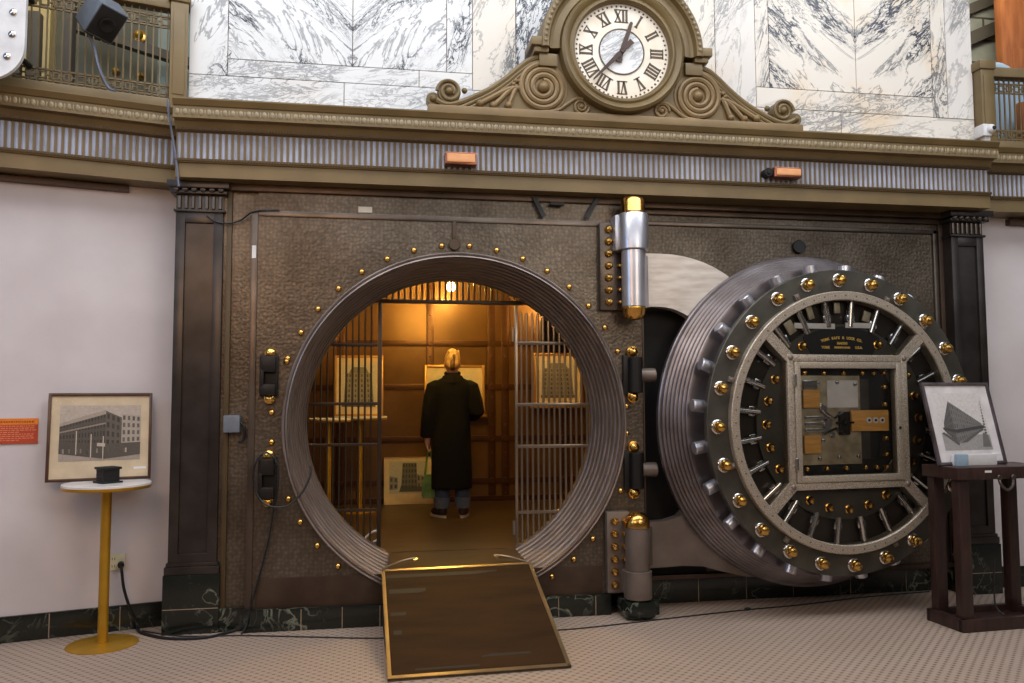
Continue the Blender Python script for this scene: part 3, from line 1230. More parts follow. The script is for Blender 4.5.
# lock works behind the central glass
b = MB()
b.box(-.385, .385, -(FR - .03), -(FR - .049), -.40, .40)
lw_ = b.build('lock_case', M['black'], vd, local=True)
lw_.scale = (1.09, 1, 1)
b = MB()
b.bbox(-.33, .13, -(FR - .012), -(FR - .03), -.315, .335, .004)
b.build('lock_plate', M['lockplate'], lw_, local=True)
b = MB()
b.box(.12, .20, -(FR - .014), -(FR - .03), -.28, .31)
b.build('lock_side_plate', M['plate'], lw_, local=True)
for z0, z1 in ((.10, .23), (-.23, -.10)):
    b = MB()
    b.bbox(-.325, -.20, -(FR + .012), -(FR - .012), z0, z1, .006)
    b.build('wooden_block', M['wood'], lw_, local=True)
b = MB()
b.bbox(.04, .335, -(FR + .012), -(FR - .012), -.075, .08, .006)
tc_ = b.build('time_lock_case', M['wood'], lw_, local=True)
for i in range(3):
    d_ = MB()
    d_.rod((.175 + .052 * i, -(FR + .012), .005), (.175 + .052 * i, -(FR + .018), .005), .023, 16)
    dd_ = d_.build('dial', M['white'], tc_, local=True)
    d_ = MB()
    d_.rod((.175 + .052 * i, -(FR + .018), .005), (.175 + .052 * i, -(FR + .021), .005), .010, 12)
    d_.build('arbor', M['dark'], dd_, local=True)
b = MB()
b.box(-.13, .11, -(FR - .008), -(FR - .012), .10, .30)
b.build('instruction_card', M['white'], lw_, local=True)
b = MB()
for (x0, x1, z0, z1) in ((-.31, -.13, .015, .04), (-.31, -.16, -.03, -.005), (-.31, -.14, -.075, -.05), (-.32, -.21, .24, .30)):
    b.bbox(x0, x1, -(FR + .004), -(FR - .012), z0, z1, .004)
b.rod((-.17, -(FR - .012), .09), (-.17, -(FR + .01), .09), .03, 12)
b.rod((-.14, -(FR - .012), -.02), (-.14, -(FR + .012), -.02), .035, 12)
b.rod((-.10, -(FR - .012), -.10), (-.10, -(FR + .006), -.10), .022, 12)
b.tube([(-.18, -(FR + .004), .08), (-.10, -(FR + .006), .02), (-.02, -(FR + .004), .07)], .012, 6)
b.tube([(-.18, -(FR + .004), -.09), (-.08, -(FR + .006), -.05), (-.02, -(FR + .004), -.09)], .010, 6)
b.build('lever_work', M['chrome'], lw_, local=True)
b = MB()
b.bbox(-.05, .03, -(FR + .012), -(FR - .012), -.10, .07, .006)
b.rod((-.08, -(FR + .012), -.01), (.06, -(FR + .012), -.01), .008, 8)
b.sph((-.01, -(FR + .014), -.01), .025, 10, 6)
b.build('bolt_handle', M['dark'], lw_, local=True)
n2 = None
pts = [(x, z) for z in (.355, -.345) for x in (-.29, -.14, .01, .16, .25)] + [(-.355, z) for z in (.31, .21, .05, -.14, -.30)] + [(.33, z) for z in (.36, .25, .12, -.13, -.25, -.345)]
for x, z in pts:
    if n2 is None:
        b = MB()
        b.lathe([(.022, 0), (.022, .006), (.018, .01), (.016, .022), (.0005, .028)], (0, 0, 0), (0, -1, 0), 10)
        n2 = b.build('case_nut', M['gold'], lw_, local=True)
        n2.location = (x, -(FR - .03), z)
    else:
        rep(n2, 'case_nut', lw_, (x, -(FR - .03), z))
b = MB()
for x, z in [(-.20, .28), (-.05, .285), (.09, .27), (-.20, -.27), (-.05, -.265), (.10, -.26), (-.18, .12), (-.17, -.14)]:
    b.sph((x, -(FR - .008), z), .016, 8, 5, (1, .5, 1))
b.build('plate_screws', M['chrome'], lw_, local=True)

# crane arms (world coordinates): they carry the door
def arm(name, poly, y0, y1, m):
    bb = MB()
    bb.prism(poly, (0, y0, 0), (1, 0, 0), (0, 0, 1), (0, y1 - y0, 0))
    return bb.build(name, m, vd, smooth=0)


AY = (-0.03, 0.07)
arm('upper_crane_arm', [(1.40, 2.705)] + [(1.55 + .85 * math.sin(R(t)), 2.0 + .705 * math.cos(R(t))) for t in range(0, 91, 6)] + [(2.25, 1.9)] + [(1.52 + .42 * math.sin(R(t)), 1.90 + .395 * math.cos(R(t))) for t in range(84, -1, -6)] + [(1.40, 2.295)], AY[0], AY[1], M['arm'])
arm('lower_crane_arm', [(1.38, 0.665), (1.55, 0.67), (1.66, 0.70), (1.76, 0.80), (2.0, 1.0), (2.3, 0.9), (2.6, 0.6), (2.5, 0.30), (2.36, 0.225), (2.18, 0.235),
                        (1.98, 0.285), (1.84, 0.325), (1.68, 0.335), (1.38, 0.325)], AY[0], AY[1], M['arm_dk'])
for z0, z1, m in ((2.275, 2.70, 'hinge'), (0.345, 0.655, 'arm_dk')):
    b = MB()
    b.lathe([(.0005, 0), (.088, 0), (.091, .004), (.091, z1 - z0 - .004), (.088, z1 - z0), (.0005, z1 - z0)], (1.288, -.15, z0), (0, 0, 1), 36)
    b.prism([(1.30, -.20), (1.30, -.08), (1.42, .10), (1.47, .10), (1.47, 0.0)], (0, 0, z0 + .012), (1, 0, 0), (0, 1, 0), (0, 0, z1 - z0 - .03))
    b.build('hinge_knuckle', M[m], vd)
b = MB()
b.lathe([(.092, 0), (.094, -.012), (.088, -.02), (.084, -.06), (.06, -.09), (.02, -.098), (.0005, -.10)], (1.288, -.15, 2.275), (0, 0, 1), 36)
b.build('hinge_finial', M['gold'], vd)

# ================================================================== VAULT INTERIOR
ZF = 0.40
X0, X1, Y0, Y1, ZC = -2.25, 2.25, Yin, 3.54, 2.97
mb = MB()
mb.box(X0 - .1, X1 + .1, 0.58, Y1 + .1, 0.30, ZF)
mb.box(-.50, .50, -0.045, 0.59, 0.362, ZF - .004)
struct(mb.build('floor_vault', M['vfloor']), 'dark board floor inside the vault')
mb = MB()
mb.box(X0, X1, Y1, Y1 + .1, ZF, ZC)
wb = struct(mb.build('wall_back', M['vault']), 'riveted steel back wall of the vault')
mb = MB()
mb.box(X0 - .1, X0, 0.58, Y1 + .1, ZF, ZC)
struct(mb.build('wall_inner_left', M['vault']), 'steel left wall of the vault')
mb = MB()
mb.box(X1, X1 + .1, 0.58, Y1 + .1, ZF, ZC)
struct(mb.build('wall_inner_right', M['vault']), 'steel right wall of the vault')
mb = MB()
mb.box(X0 - .1, X1 + .1, 0.58, Y1 + .1, ZC, ZC + .1)
struct(mb.build('ceiling', M['vault']), 'steel ceiling of the vault')
# front wall of the lining, round hole
angs = [2 * PI * i / 96 for i in range(96)]
cor = [math.atan2(z - RZ, x) % (2 * PI) for x in (X0, X1) for z in (0.30, ZC)]
angs = sorted(set(angs + cor))
vs = []
for a in angs:
    c, s_ = math.cos(a), math.sin(a)
    ts = []
    if abs(c) > 1e-9:
        ts.append((X1 if c > 0 else X0) / c)
    if abs(s_) > 1e-9:
        ts.append(((ZC if s_ > 0 else 0.30) - RZ) / s_)
    t_ = min(q for q in ts if q > 0)
    vs += [((RIN + .02) * c, 0.60, RZ + (RIN + .02) * s_), (t_ * c, 0.60, RZ + t_ * s_)]
mb = MB()
n = len(angs)
mb.add(vs, [(i * 2, ((i + 1) % n) * 2, ((i + 1) % n) * 2 + 1, i * 2 + 1) for i in range(n)])
struct(mb.build('wall_inner_front', M['vault'], smooth=0), 'inside face of the vault front')
# straps with rivets on the back wall
b = MB()
for x in (-1.6, -1.0, 0.02, 0.74, 0.90, 1.6):
    b.bbox(x - .045, x + .045, Y1 - .02, Y1, ZF, ZC, .004)
for z in (2.23, 1.72, 1.12, 0.63):
    b.bbox(X0, X1, Y1 - .014, Y1, z - .035, z + .035, .004)
b.build('strap', M['strap'], wb)
b = MB()
for x in (-1.6, -1.0, 0.02, 0.74, 0.90, 1.6):
    for z in (2.23, 1.72, 1.12, 0.63):
        b.rod((x, Y1 - .02, z), (x, Y1 - .045, z), .035, 12)
    for k in range(16):
        b.sph((x, Y1 - .02, ZF + .08 + k * .16), .012, 8, 4)
b.build('rivets', M['strap'], wb)
b = MB()
b.bbox(X0, X1, Y1 - .03, Y1, ZF, ZF + .06, .004)
b.build('skirting', M['strap'], wb)

# ---- day gate: fixed grille with lintel, and the open leaf on the right
YG = 0.67
gg = thing('gate_grille', 'fixed steel bar grille with lintel inside the left of the round opening', 'grille', (-.6, YG, ZF))
b = MB()
b.bbox(-1.3, 1.2, YG - .015, YG + .015, 2.37, 2.402, .004)
b.build('lintel', M['gatedk'], gg)
b = MB()
b.bbox(-.595, -.562, YG - .02, YG + .02, ZF, 2.375, .004)
b.build('stile', M['gatedk'], gg)
for z in (2.03, 1.56, 1.235, 0.72):
    b = MB()
    b.bbox(-1.3, -.59, YG - .014, YG + .014, z - .012, z + .012, .003)
    b.build('rail', M['gatedk'], gg)
g0 = None
for i in range(13):
    x = -.645 - .049 * i
    if g0 is None:
        b = MB()
        b.rod((0, 0, ZF), (0, 0, 2.375), .0085, 10)
        g0 = b.build('bar', M['gatedk'], gg, local=True)
        src = g0
    else:
        src = rep(g0, 'bar', gg, (0, 0, 0))
    src.location = Vector((x, YG, 0)) - Vector((-.6, YG, ZF))
h0 = None
for i in range(26):
    x = -.62 + .0475 * i
    if h0 is None:
        b = MB()
        b.rod((0, 0, 2.40), (0, 0, 2.66), .0085, 10)
        h0 = b.build('short_bar', M['gatedk'], gg, local=True)
        src = h0
    else:
        src = rep(h0, 'short_bar', gg, (0, 0, 0))
    src.location = Vector((x, YG, 0)) - Vector((-.6, YG, ZF))

gl_ = thing('gate_leaf', 'hinged steel bar gate standing on the right inside the round opening', 'gate', (.52, YG - .04, ZF))
GA = R(-2.0)
MG = Matrix.Translation((.515, YG - .05, 0)) @ Matrix.Rotation(GA, 4, 'Z')
b = MB()
b.bbox(0.0, .022, -.014, .014, ZF + .01, 2.36, .003, MG)
b.build('stile', M['gate'], gl_)
for z in (2.05, 1.545, 1.205, 0.675):
    b = MB()
    b.bbox(0.01, .75, -.014, .014, z - .013, z + .013, .003, MG)
    b.build('rail', M['gate'], gl_)
for i in range(14):
    x = .055 + i * .0455
    b = MB()
    b.rod((x, 0, ZF + .03), (x, 0, 2.30 - .0 * i), .0105, 10)
    b.tf(MG)
    b.build('bar', M['gate'], gl_)
for z in (2.12, 0.55):
    b = MB()
    b.rod((-.012, 0, z - .06), (-.012, 0, z + .06), .016, 10)
    b.tf(MG)
    b.build('hinge', M['gate'], gl_)

# ---- lamp in the vault
lamp = thing('ceiling_lamp', 'bare glowing bulb under the vault ceiling', 'lamp', (.03, 1.05, ZC))
b = MB()
b.rod((.03, 1.05, 2.62), (.03, 1.05, 2.972), .012, 10)
b.lathe([(.05, 0), (.05, -.02), (.02, -.035), (.0005, -.036)], (.03, 1.05, 2.972), (0, 0, 1), 16)
b.rod((.03, 1.05, 2.60), (.03, 1.05, 2.66), .022, 12)
b.build('stem', M['gatedk'], lamp)
b = MB()
b.sph((.03, 1.05, 2.565), .036, 14, 10, (1, 1, 1.2))
b.build('bulb', M['bulb'], lamp)


# ------------------------------------------------------------------ pictures
SEPIA = S


def sepia(k, tint=(1.0, .93, .84)):
    return (k * tint[0], k * tint[1], k * tint[2], 1)


def tri(b, x0, z0, x1, z1, x2, z2, k, y, tint):
    b.add([(x0, y, z0), (x1, y, z1), (x2, y, z2)], [(0, 1, 2)], sepia(k, tint))


def q4(b, p, k, y, tint):
    b.add([(x, y, z) for x, z in p], [(0, 1, 2, 3)], sepia(k, tint))


def facade(b, A, B_, Cc, D, rows, cols, y, tint, kw, kwin):
    """A bottom-left, B bottom-right, C top-right, D top-left; windows in perspective"""
    q4(b, [A, B_, Cc, D], kw, y, tint)

    def P(s, t):
        bx = A[0] + (B_[0] - A[0]) * s, A[1] + (B_[1] - A[1]) * s
        tx = D[0] + (Cc[0] - D[0]) * s, D[1] + (Cc[1] - D[1]) * s
        return bx[0] + (tx[0] - bx[0]) * t, bx[1] + (tx[1] - bx[1]) * t
    for i in range(rows):
        for j in range(cols):
            s0, s1 = (j + .25) / cols, (j + .75) / cols
            t0, t1 = (i + .2) / rows, (i + .8) / rows
            q4(b, [P(s0, t0), P(s1, t0), P(s1, t1), P(s0, t1)], kwin * random.uniform(.7, 1.3), y - .0006, tint)


def print_corner_block(w, h):
    """old photo of a four storey corner block in a street, w x h, centred on origin, facing -y"""
    t = (1.0, .84, .70)
    b = MB()
    X = lambda u: (u - .5) * w
    Z = lambda v: (v - .5) * h
    q4(b, [(X(0), Z(0)), (X(1), Z(0)), (X(1), Z(1)), (X(0), Z(1))], .40, 0, t)
    q4(b, [(X(0), Z(0)), (X(1), Z(0)), (X(1), Z(.14)), (X(0), Z(.16))], .30, -.0004, t)
    facade(b, (X(0), Z(.2)), (X(.56), Z(.08)), (X(.56), Z(.90)), (X(0), Z(.66)), 5, 15, -.0008, t, .065, .025)
    q4(b, [(X(.0), Z(.62)), (X(.56), Z(.84)), (X(.56), Z(.92)), (X(.0), Z(.68))], .30, -.0018, t)
    q4(b, [(X(.0), Z(.50)), (X(.56), Z(.66)), (X(.56), Z(.69)), (X(.0), Z(.53))], .22, -.002, t)
    q4(b, [(X(.0), Z(.14)), (X(.56), Z(.03)), (X(.56), Z(.30)), (X(.0), Z(.36))], .06, -.0018, t)
    facade(b, (X(.56), Z(.08)), (X(1), Z(.16)), (X(1), Z(.62)), (X(.56), Z(.90)), 5, 7, -.0008, t, .09, .03)
    facade(b, (X(.76), Z(.30)), (X(1), Z(.32)), (X(1), Z(.80)), (X(.76), Z(.84)), 4, 4, -.0022, t, .34, .09)
    q4(b, [(X(.56), Z(.03)), (X(1), Z(.1)), (X(1), Z(.32)), (X(.56), Z(.30))], .07, -.0026, t)
    for u, v in ((.2, .12), (.38, .06), (.53, .02)):
        q4(b, [(X(u), Z(v)), (X(u + .012), Z(v)), (X(u + .012), Z(v + .42)), (X(u), Z(v + .42))], .48, -.003, t)
    q4(b, [(X(.46), Z(.26)), (X(.56), Z(.25)), (X(.56), Z(.31)), (X(.46), Z(.32))], .44, -.003, t)
    for i in range(14):
        u = random.uniform(.02, .95)
        q4(b, [(X(u), Z(.14)), (X(u + .02), Z(.14)), (X(u + .02), Z(.22)), (X(u), Z(.22))], random.uniform(.03, .4), -.0034, t)
    return b


def print_wedge(w, h):
    """old photo of a wedge shaped block seen on its corner"""
    t = (1.0, .94, .90)
    b = MB()
    X = lambda u: (u - .5) * w
    Z = lambda v: (v - .5) * h
    q4(b, [(X(0), Z(0)), (X(1), Z(0)), (X(1), Z(1)), (X(0), Z(1))], .56, 0, t)
    q4(b, [(X(0), Z(0)), (X(1), Z(0)), (X(1), Z(.26)), (X(0), Z(.30))], .30, -.0004, t)
    facade(b, (X(.07), Z(.34)), (X(.30), Z(.12)), (X(.27), Z(.86)), (X(.09), Z(.48)), 6, 6, -.0008, t, .11, .07)
    facade(b, (X(.30), Z(.12)), (X(.90), Z(.34)), (X(.88), Z(.46)), (X(.27), Z(.86)), 6, 13, -.0008, t, .17, .11)
    q4(b, [(X(.05), Z(.36)), (X(.32), Z(.30)), (X(.32), Z(.36)), (X(.05), Z(.40))], .05, -.0018, t)
    q4(b, [(X(.32), Z(.30)), (X(.92), Z(.38)), (X(.92), Z(.43)), (X(.32), Z(.36))], .05, -.0018, t)
    q4(b, [(X(.0), Z(.30)), (X(.30), Z(.08)), (X(.33), Z(.12)), (X(.05), Z(.32))], .10, -.002, t)
    q4(b, [(X(.33), Z(.12)), (X(.5), Z(.14)), (X(.9), Z(.36)), (X(.88), Z(.38))], .10, -.002, t)
    for i in range(12):
        z = .28 + i * .05
        q4(b, [(X(.90 + .004 * i), Z(z)), (X(.95), Z(z)), (X(.95), Z(z + .03)), (X(.90 + .004 * i), Z(z + .03))], .08, -.0022, t)
    q4(b, [(X(.80), Z(.05)), (X(.98), Z(.05)), (X(.96), Z(.26)), (X(.86), Z(.30))], .14, -.0022, t)
    return b


def print_interior(w, h):
    """old photo of a round stair hall with pale lights, greyer"""
    t = (1.0, .95, .86)
    b = MB()
    X = lambda u: (u - .5) * w
    Z = lambda v: (v - .5) * h
    q4(b, [(X(0), Z(0)), (X(1), Z(0)), (X(1), Z(1)), (X(0), Z(1))], .35, 0, t)
    facade(b, (X(.0), Z(.1)), (X(.22), Z(.14)), (X(.22), Z(.50)), (X(.0), Z(.55)), 2, 2, -.0006, t, .20, .06)
    facade(b, (X(.30), Z(.12)), (X(.72), Z(.12)), (X(.70), Z(.95)), (X(.34), Z(.95)), 5, 5, -.0006, t, .10, .04)
    q4(b, [(X(.25), Z(.05)), (X(.95), Z(.05)), (X(.9), Z(.20)), (X(.3), Z(.24))], .06, -.0012, t)
    facade(b, (X(.72), Z(.12)), (X(1), Z(.2)), (X(1), Z(.5)), (X(.70), Z(.6)), 2, 3, -.0006, t, .18, .06)
    return b


def print_tower(w, h):
    t = (1.0, .92, .80)
    b = MB()
    X = lambda u: (u - .5) * w
    Z = lambda v: (v - .5) * h
    q4(b, [(X(0), Z(0)), (X(1), Z(0)), (X(1), Z(1)), (X(0), Z(1))], .45, 0, t)
    facade(b, (X(.05), Z(.08)), (X(.95), Z(.08)), (X(.88), Z(.80)), (X(.12), Z(.80)), 6, 9, -.0006, t, .20, .07)
    q4(b, [(X(.2), Z(.80)), (X(.8), Z(.80)), (X(.7), Z(.94)), (X(.3), Z(.94))], .16, -.0006, t)
    q4(b, [(X(0), Z(0)), (X(1), Z(0)), (X(1), Z(.08)), (X(0), Z(.08))], .10, -.0006, t)
    return b


def picture(name, label, loc, rz, lean, w, h, fw, mframe, mmat, printb, pw, ph, pz, glass=True, tagw=False, group=None, tagmat='white'):
    """framed picture standing on loc (bottom centre of frame), leaning back by `lean`"""
    t = thing(name, label, 'picture', loc, rz, group)
    MM = Matrix.Rotation(-lean, 4, 'X')
    b = MB()
    b.bbox(-w / 2, -w / 2 + fw, -.012, .012, 0, h, .004)
    b.bbox(w / 2 - fw, w / 2, -.012, .012, 0, h, .004)
    b.bbox(-w / 2 + fw - .002, w / 2 - fw + .002, -.012, .012, h - fw, h, .004)
    b.bbox(-w / 2 + fw - .002, w / 2 - fw + .002, -.012, .012, 0, fw, .004)
    b.tf(MM)
    b.build('frame', mframe, t, local=True)
    b = MB()
    b.box(-w / 2 + fw * .6, w / 2 - fw * .6, 0.0, .010, fw * .6, h - fw * .6)
    b.tf(MM)
    b.build('mount', mmat, t, local=True, smooth=0)
    p = printb(pw, ph)
    p.tf(MM @ Matrix.Translation((0, -.0012, pz)))
    p.build('print', M['print'], t, local=True, smooth=0)
    if tagw:
        b = MB()
        b.box(w / 2 - fw - .09, w / 2 - fw - .012, -.002, -.001, fw + .05, fw + .066)
        b.tf(MM)
        b.build('caption_slip', M[tagmat], t, local=True, smooth=0)
    if glass:
        b = MB()
        b.quad((-w / 2 + fw * .7, -.006, fw * .7), (w / 2 - fw * .7, -.006, fw * .7), (w / 2 - fw * .7, -.006, h - fw * .7), (-w / 2 + fw * .7, -.006, h - fw * .7))
        b.tf(MM)
        b.build('glass_pane', M['picglass'], t, local=True, smooth=0)
    return t


# lobby pictures
ZT = 1.052
picture('framed_photo', 'sepia photo of a corner block in brown frame on the gold pedestal table', (-2.468, 0.035, ZT), AL, R(7), .645, .60, .02,
        M['frame'], M['mat_cream'], print_corner_block, .50, .38, .325, tagw=True)
picture('framed_photo', 'photo of a wedge shaped building in slate frame on the dark wooden stand', (3.605, -.725, 1.1135), R(6), R(14), .60, .605, .022,
        M['frame_dk'], M['mat_white'], print_wedge, .42, .42, .315, tagw=True)
# vault pictures
picture('framed_photo', 'gilt framed picture on the vault back wall in front of the standing person', (.30, Y1 - .10, 1.40), 0, R(6), .70, .58, .03,
        M['goldframe'], M['mat_cream'], print_tower, .42, .34, .29)
picture('framed_photo', 'gilt framed photo of a tall building on the table behind the left bars', (-.785, 2.98, 1.405), 0, R(7), .52, .66, .025,
        M['goldframe'], M['mat_cream'], print_tower, .36, .46, .33)
picture('framed_photo', 'unframed looking pale print leaning on the vault floor beside the person', (-.225, 3.40, ZF), 0, R(9), .56, .53, .008,
        M['mat_cream'], M['mat_cream'], print_interior, .44, .36, .30)
picture('framed_photo', 'gilt framed picture behind the bars of the right gate leaf', (1.52, Y1 - .12, 1.50), 0, R(5), .60, .62, .03,
        M['goldframe'], M['mat_cream'], print_tower, .42, .44, .31)
# ledges that carry the two wall pictures in the vault
for x, z, w_, lab in ((.30, 1.40, .74, 'narrow brass ledge under the picture the person looks at'), (1.52, 1.50, .64, 'narrow brass ledge under the picture behind the right gate')):
    b = MB()
    b.bbox(x - w_ / 2, x + w_ / 2, Y1 - .14, Y1 - .015, z - .03, z, .004)
    tag(b.build('picture_ledge', M['goldframe']), lab, 'ledge')


# ------------------------------------------------------------------ tables
def pedestal_table(label, x, y, z0, zt, rt, rb, group=None, mtop='marble_top'):
    t = thing('pedestal_table', label, 'table', (x, y, z0), 0, group)
    b = MB()
    b.lathe([(.0005, .014), (rb * .5, .016), (rb * .92, .012), (rb, .006), (rb, 0), (.0005, 0)], (x, y, z0), (0, 0, 1), 48)
    b.build('base', M['goldpaint'], t)
    b = MB()
    b.rod((x, y, z0 + .012), (x, y, zt - .035), .032, 20)
    b.build('pole', M['goldpaint'], t)
    b = MB()
    b.lathe([(.0005, -.042), (rt * .6, -.042), (rt - .004, -.036), (rt, -.03), (rt, -.016), (.0005, -.016)], (x, y, zt), (0, 0, 1), 56)
    b.build('rim', M['goldpaint'], t)
    b = MB()
    b.lathe([(.0005, -.016), (rt - .001, -.016), (rt - .001, -.003), (rt - .004, 0), (.0005, 0)], (x, y, zt), (0, 0, 1), 56)
    b.build('top', M[mtop], t)
    return t


pedestal_table('gold pedestal bar table with white marble top by the left wall', -2.368, -.125, 0, ZT, .272, .218)
pedestal_table('gold pedestal table under the picture behind the left bars', -.77, 2.93, ZF, 1.405, .29, .22)
pedestal_table('gold pedestal table at far left behind the bars of the vault', -1.07, 2.42, ZF, 1.40, .22, .18)

# little black architectural model on the lobby table
mdl = thing('building_model', 'small black cast model of a corner building on the marble table top', 'model', (-2.362, -.13, ZT))
MMr = Matrix.Translation((-2.362, -.13, ZT)) @ Matrix.Rotation(R(42), 4, 'Z') @ Matrix.Scale(.8, 4)
b = MB()
b.bbox(-.085, .085, -.085, .085, 0, .016, .003, MMr)
b.build('base', M['black'], mdl)
b = MB()
b.box(-.065, .065, -.065, .065, .016, .118, M4=MMr)
for i in range(5):
    for k in range(3):
        b.box(-.062 + i * .027, -.046 + i * .027, -.0675, -.065, .03 + k * .03, .048 + k * .03, M4=MMr)
        b.box(-.0675, -.065, -.062 + i * .027, -.046 + i * .027, .03 + k * .03, .048 + k * .03, M4=MMr)
b.build('body', M['black'], mdl)
b = MB()
b.bbox(-.078, .078, -.078, .078, .112, .132, .004, MMr)
b.build('cornice', M['black'], mdl)

# orange sign on the left wall
sg = thing('wall_sign', 'orange and red information sign with lines of pale print on left wall', 'sign', ML @ Vector((-1.3, -.006, 1.31)))
b = MB()
cR, cO, cT, cD = S(178, 62, 34), S(222, 122, 24), S(214, 128, 92), S(150, 66, 18)
b.box(-1.28, -.905, -.010, 0, 1.31, 1.478, cR, ML)
b.quad(*[ML @ Vector(p) for p in ((-1.28, -.0104, 1.437), (-.905, -.0104, 1.437), (-.905, -.0104, 1.478), (-1.28, -.0104, 1.478))], cO)
x = -1.27
while x < -.93:
    w_ = random.uniform(.006, .014)
    b.quad(*[ML @ Vector(p) for p in ((x, -.0108, 1.450), (x + w_, -.0108, 1.450), (x + w_, -.0108, 1.462), (x, -.0108, 1.462))], cD)
    x += w_ + .004
for k in range(8):
    x = -1.27
    z = 1.424 - k * .0135
    end = -.915 if k not in (3, 7) else -1.0
    while x < end - .02:
        w_ = random.uniform(.008, .026)
        b.quad(*[ML @ Vector(p) for p in ((x, -.0108, z), (x + w_, -.0108, z), (x + w_, -.0108, z + .006), (x, -.0108, z + .006))], cT)
        x += w_ + .005
b.build('panel', M['print_m'], sg, smooth=0)

# outlet and plug lead
ol = thing('wall_outlet', 'ivory double power outlet low on the left wall', 'outlet', ML @ Vector((-.40, 0, .47)))
b = MB()
b.bbox(-.445, -.345, -.012, 0, .415, .525, .004, ML)
b.build('cover_plate', M['outlet'], ol)
b = MB()
for z in (.445, .495):
    for dx in (-.008, .008):
        b.box(-.42 + dx - .002, -.42 + dx + .002, -.013, -.012, z - .008, z + .008, M4=ML)
b.build('sockets', M['rubber'], ol, smooth=0)
pc = thing('power_cord', 'black power cord plugged into the ivory outlet and trailing to the pilaster', 'cord', ML @ Vector((-.37, -.02, .44)))
b = MB()
b.rod(ML @ Vector((-.372, -.012, .455)), ML @ Vector((-.372, -.05, .452)), .022, 12)
b.build('plug', M['rubber'], pc)
pts = [ML @ Vector((-.372, -.05, .452)), ML @ Vector((-.365, -.075, .42)), ML @ Vector((-.35, -.06, .30)), ML @ Vector((-.31, -.05, .16)), ML @ Vector((-.26, -.05, .04)), Vector((-2.20, .10, .012)),
       Vector((-2.10, .0, .010)), Vector((-1.98, -.09, .010)), Vector((-1.83, -.13, .010)), Vector((-1.70, -.11, .010)), Vector((-1.61, -.04, .010)), Vector((-1.55, .0, .015))]


def smooth_pts(pts, k=6):
    pts = [Vector(p) for p in pts]
    out = []
    n_ = len(pts)
    for i in range(n_ - 1):
        p0, p1, p2, p3 = pts[max(i - 1, 0)], pts[i], pts[i + 1], pts[min(i + 2, n_ - 1)]
        for j in range(k):
            t_ = j / k
            out.append(0.5 * ((2 * p1) + (p2 - p0) * t_ + (2 * p0 - 5 * p1 + 4 * p2 - p3) * t_ ** 2 + (3 * p1 - p0 - 3 * p2 + p3) * t_ ** 3))
    out.append(pts[-1])
    return out


b = MB()
b.tube(smooth_pts(pts), .010, 8)
b.build('lead', M['rubber'], pc)
b = MB()
b.tube(smooth_pts([(-2.19, .14, .006), (-1.9, -.04, .006), (-1.5, -.10, .006), (-1.1, -.20, .006), (-.56, -.335, .006), (0, -.38, .006), (.655, -.36, .006), (.95, -.325, .006),
                   (1.59, -.2, .006), (2.14, -.1, .006), (2.6, -.04, .006), (3.3, .10, .006), (3.87, .16, .006)]), .0045, 6)
tag(b.build('floor_cable', M['rubber']), 'thin black cable running along the floor under the ramp to the vault door', 'cable')
b = MB()
b.sph((2.16, -.1, .012), .018, 8, 6, (1.6, .8, .7))
tag(b.build('cable_clip', M['rubber']), 'small black clip on the floor cable below the vault door', 'clip')

# cable loop on the left latch
b = MB()
b.tube(smooth_pts([(-1.30, -.10, 1.20), (-1.36, -.10, 1.235), (-1.42, -.10, 1.17), (-1.435, -.09, 1.05), (-1.40, -.09, .93), (-1.33, -.10, .87), (-1.22, -.07, .86), (-1.12, -.06, .94),
                   (-1.06, -.05, 1.06), (-1.06, -.03, 1.13)]), .007, 6)
b.tube(smooth_pts([(-1.30, -.10, 1.20), (-1.27, -.10, 1.12), (-1.275, -.09, .98), (-1.30, -.06, .86), (-1.335, -.04, .63), (-1.40, -.03, .36), (-1.45, -.03, .17), (-1.47, -.05, .06), (-1.50, -.08, .008)]), .007, 6)
tag(b.build('looped_cable', M['rubber']), 'black cable looped over the lower left latch and hanging to the floor', 'cable')
b = MB()
b.tube(smooth_pts([(-1.80, .02, 2.90), (-1.74, .015, 2.86), (-1.66, .02, 2.85), (-1.57, .02, 2.875), (-1.47, -.02, 2.935), (-1.30, -.02, 2.95)]), .006, 6)
tag(b.build('sagging_cable', M['rubber']), 'thin dark cable sagging from the left pilaster capital', 'cable')
b = MB()
b.tube(smooth_pts([(-2.035, -.16, 3.66), (-2.02, -.19, 3.55), (-2.0, -.16, 3.40), (-1.97, -.15, 3.2), (-1.955, -.15, 3.06)]), .008, 6)
tag(b.build('hanging_cable', M['cablegrey']), 'grey cable running down the entablature corner above the left pilaster', 'cable')

# black straps under the architrave
for i, (xa, xb, lab) in enumerate(((.555, .635, 'black strap under the architrave, left of the hinge cap'), (1.055, .965, 'black strap under the architrave next to the hinge cap'))):
    b = MB()
    p0, p1 = Vector((xa, -.02, 3.125)), Vector((xb, -.022, 2.965))
    d = (p1 - p0).normalized()
    n_ = Vector((-d.z, 0, d.x)) * .017
    b.prism([(0, 0), (1, 0), (1, 1), (0, 1)], p0 - n_, p1 - p0, n_ * 2, Vector((0, .012, 0)))
    tag(b.build('strap', M['rubber'], smooth=0), lab, 'strap')
b = MB()
b.bbox(.68, .79, -.03, .0, 3.055, 3.08, .004)
tag(b.build('bracket', M['black']), 'small flat black bracket between the two black straps', 'bracket')

# ------------------------------------------------------------------ ramp
ra = thing('access_ramp', 'brown metal edged ramp leading up into the round opening', 'ramp', (0, -1.17, 0))
pT0, pT1 = Vector((-.562, -.05, .392)), Vector((.515, -.05, .405))
pB0, pB1 = Vector((-.535, -1.175, .012)), Vector((.545, -1.135, .012))


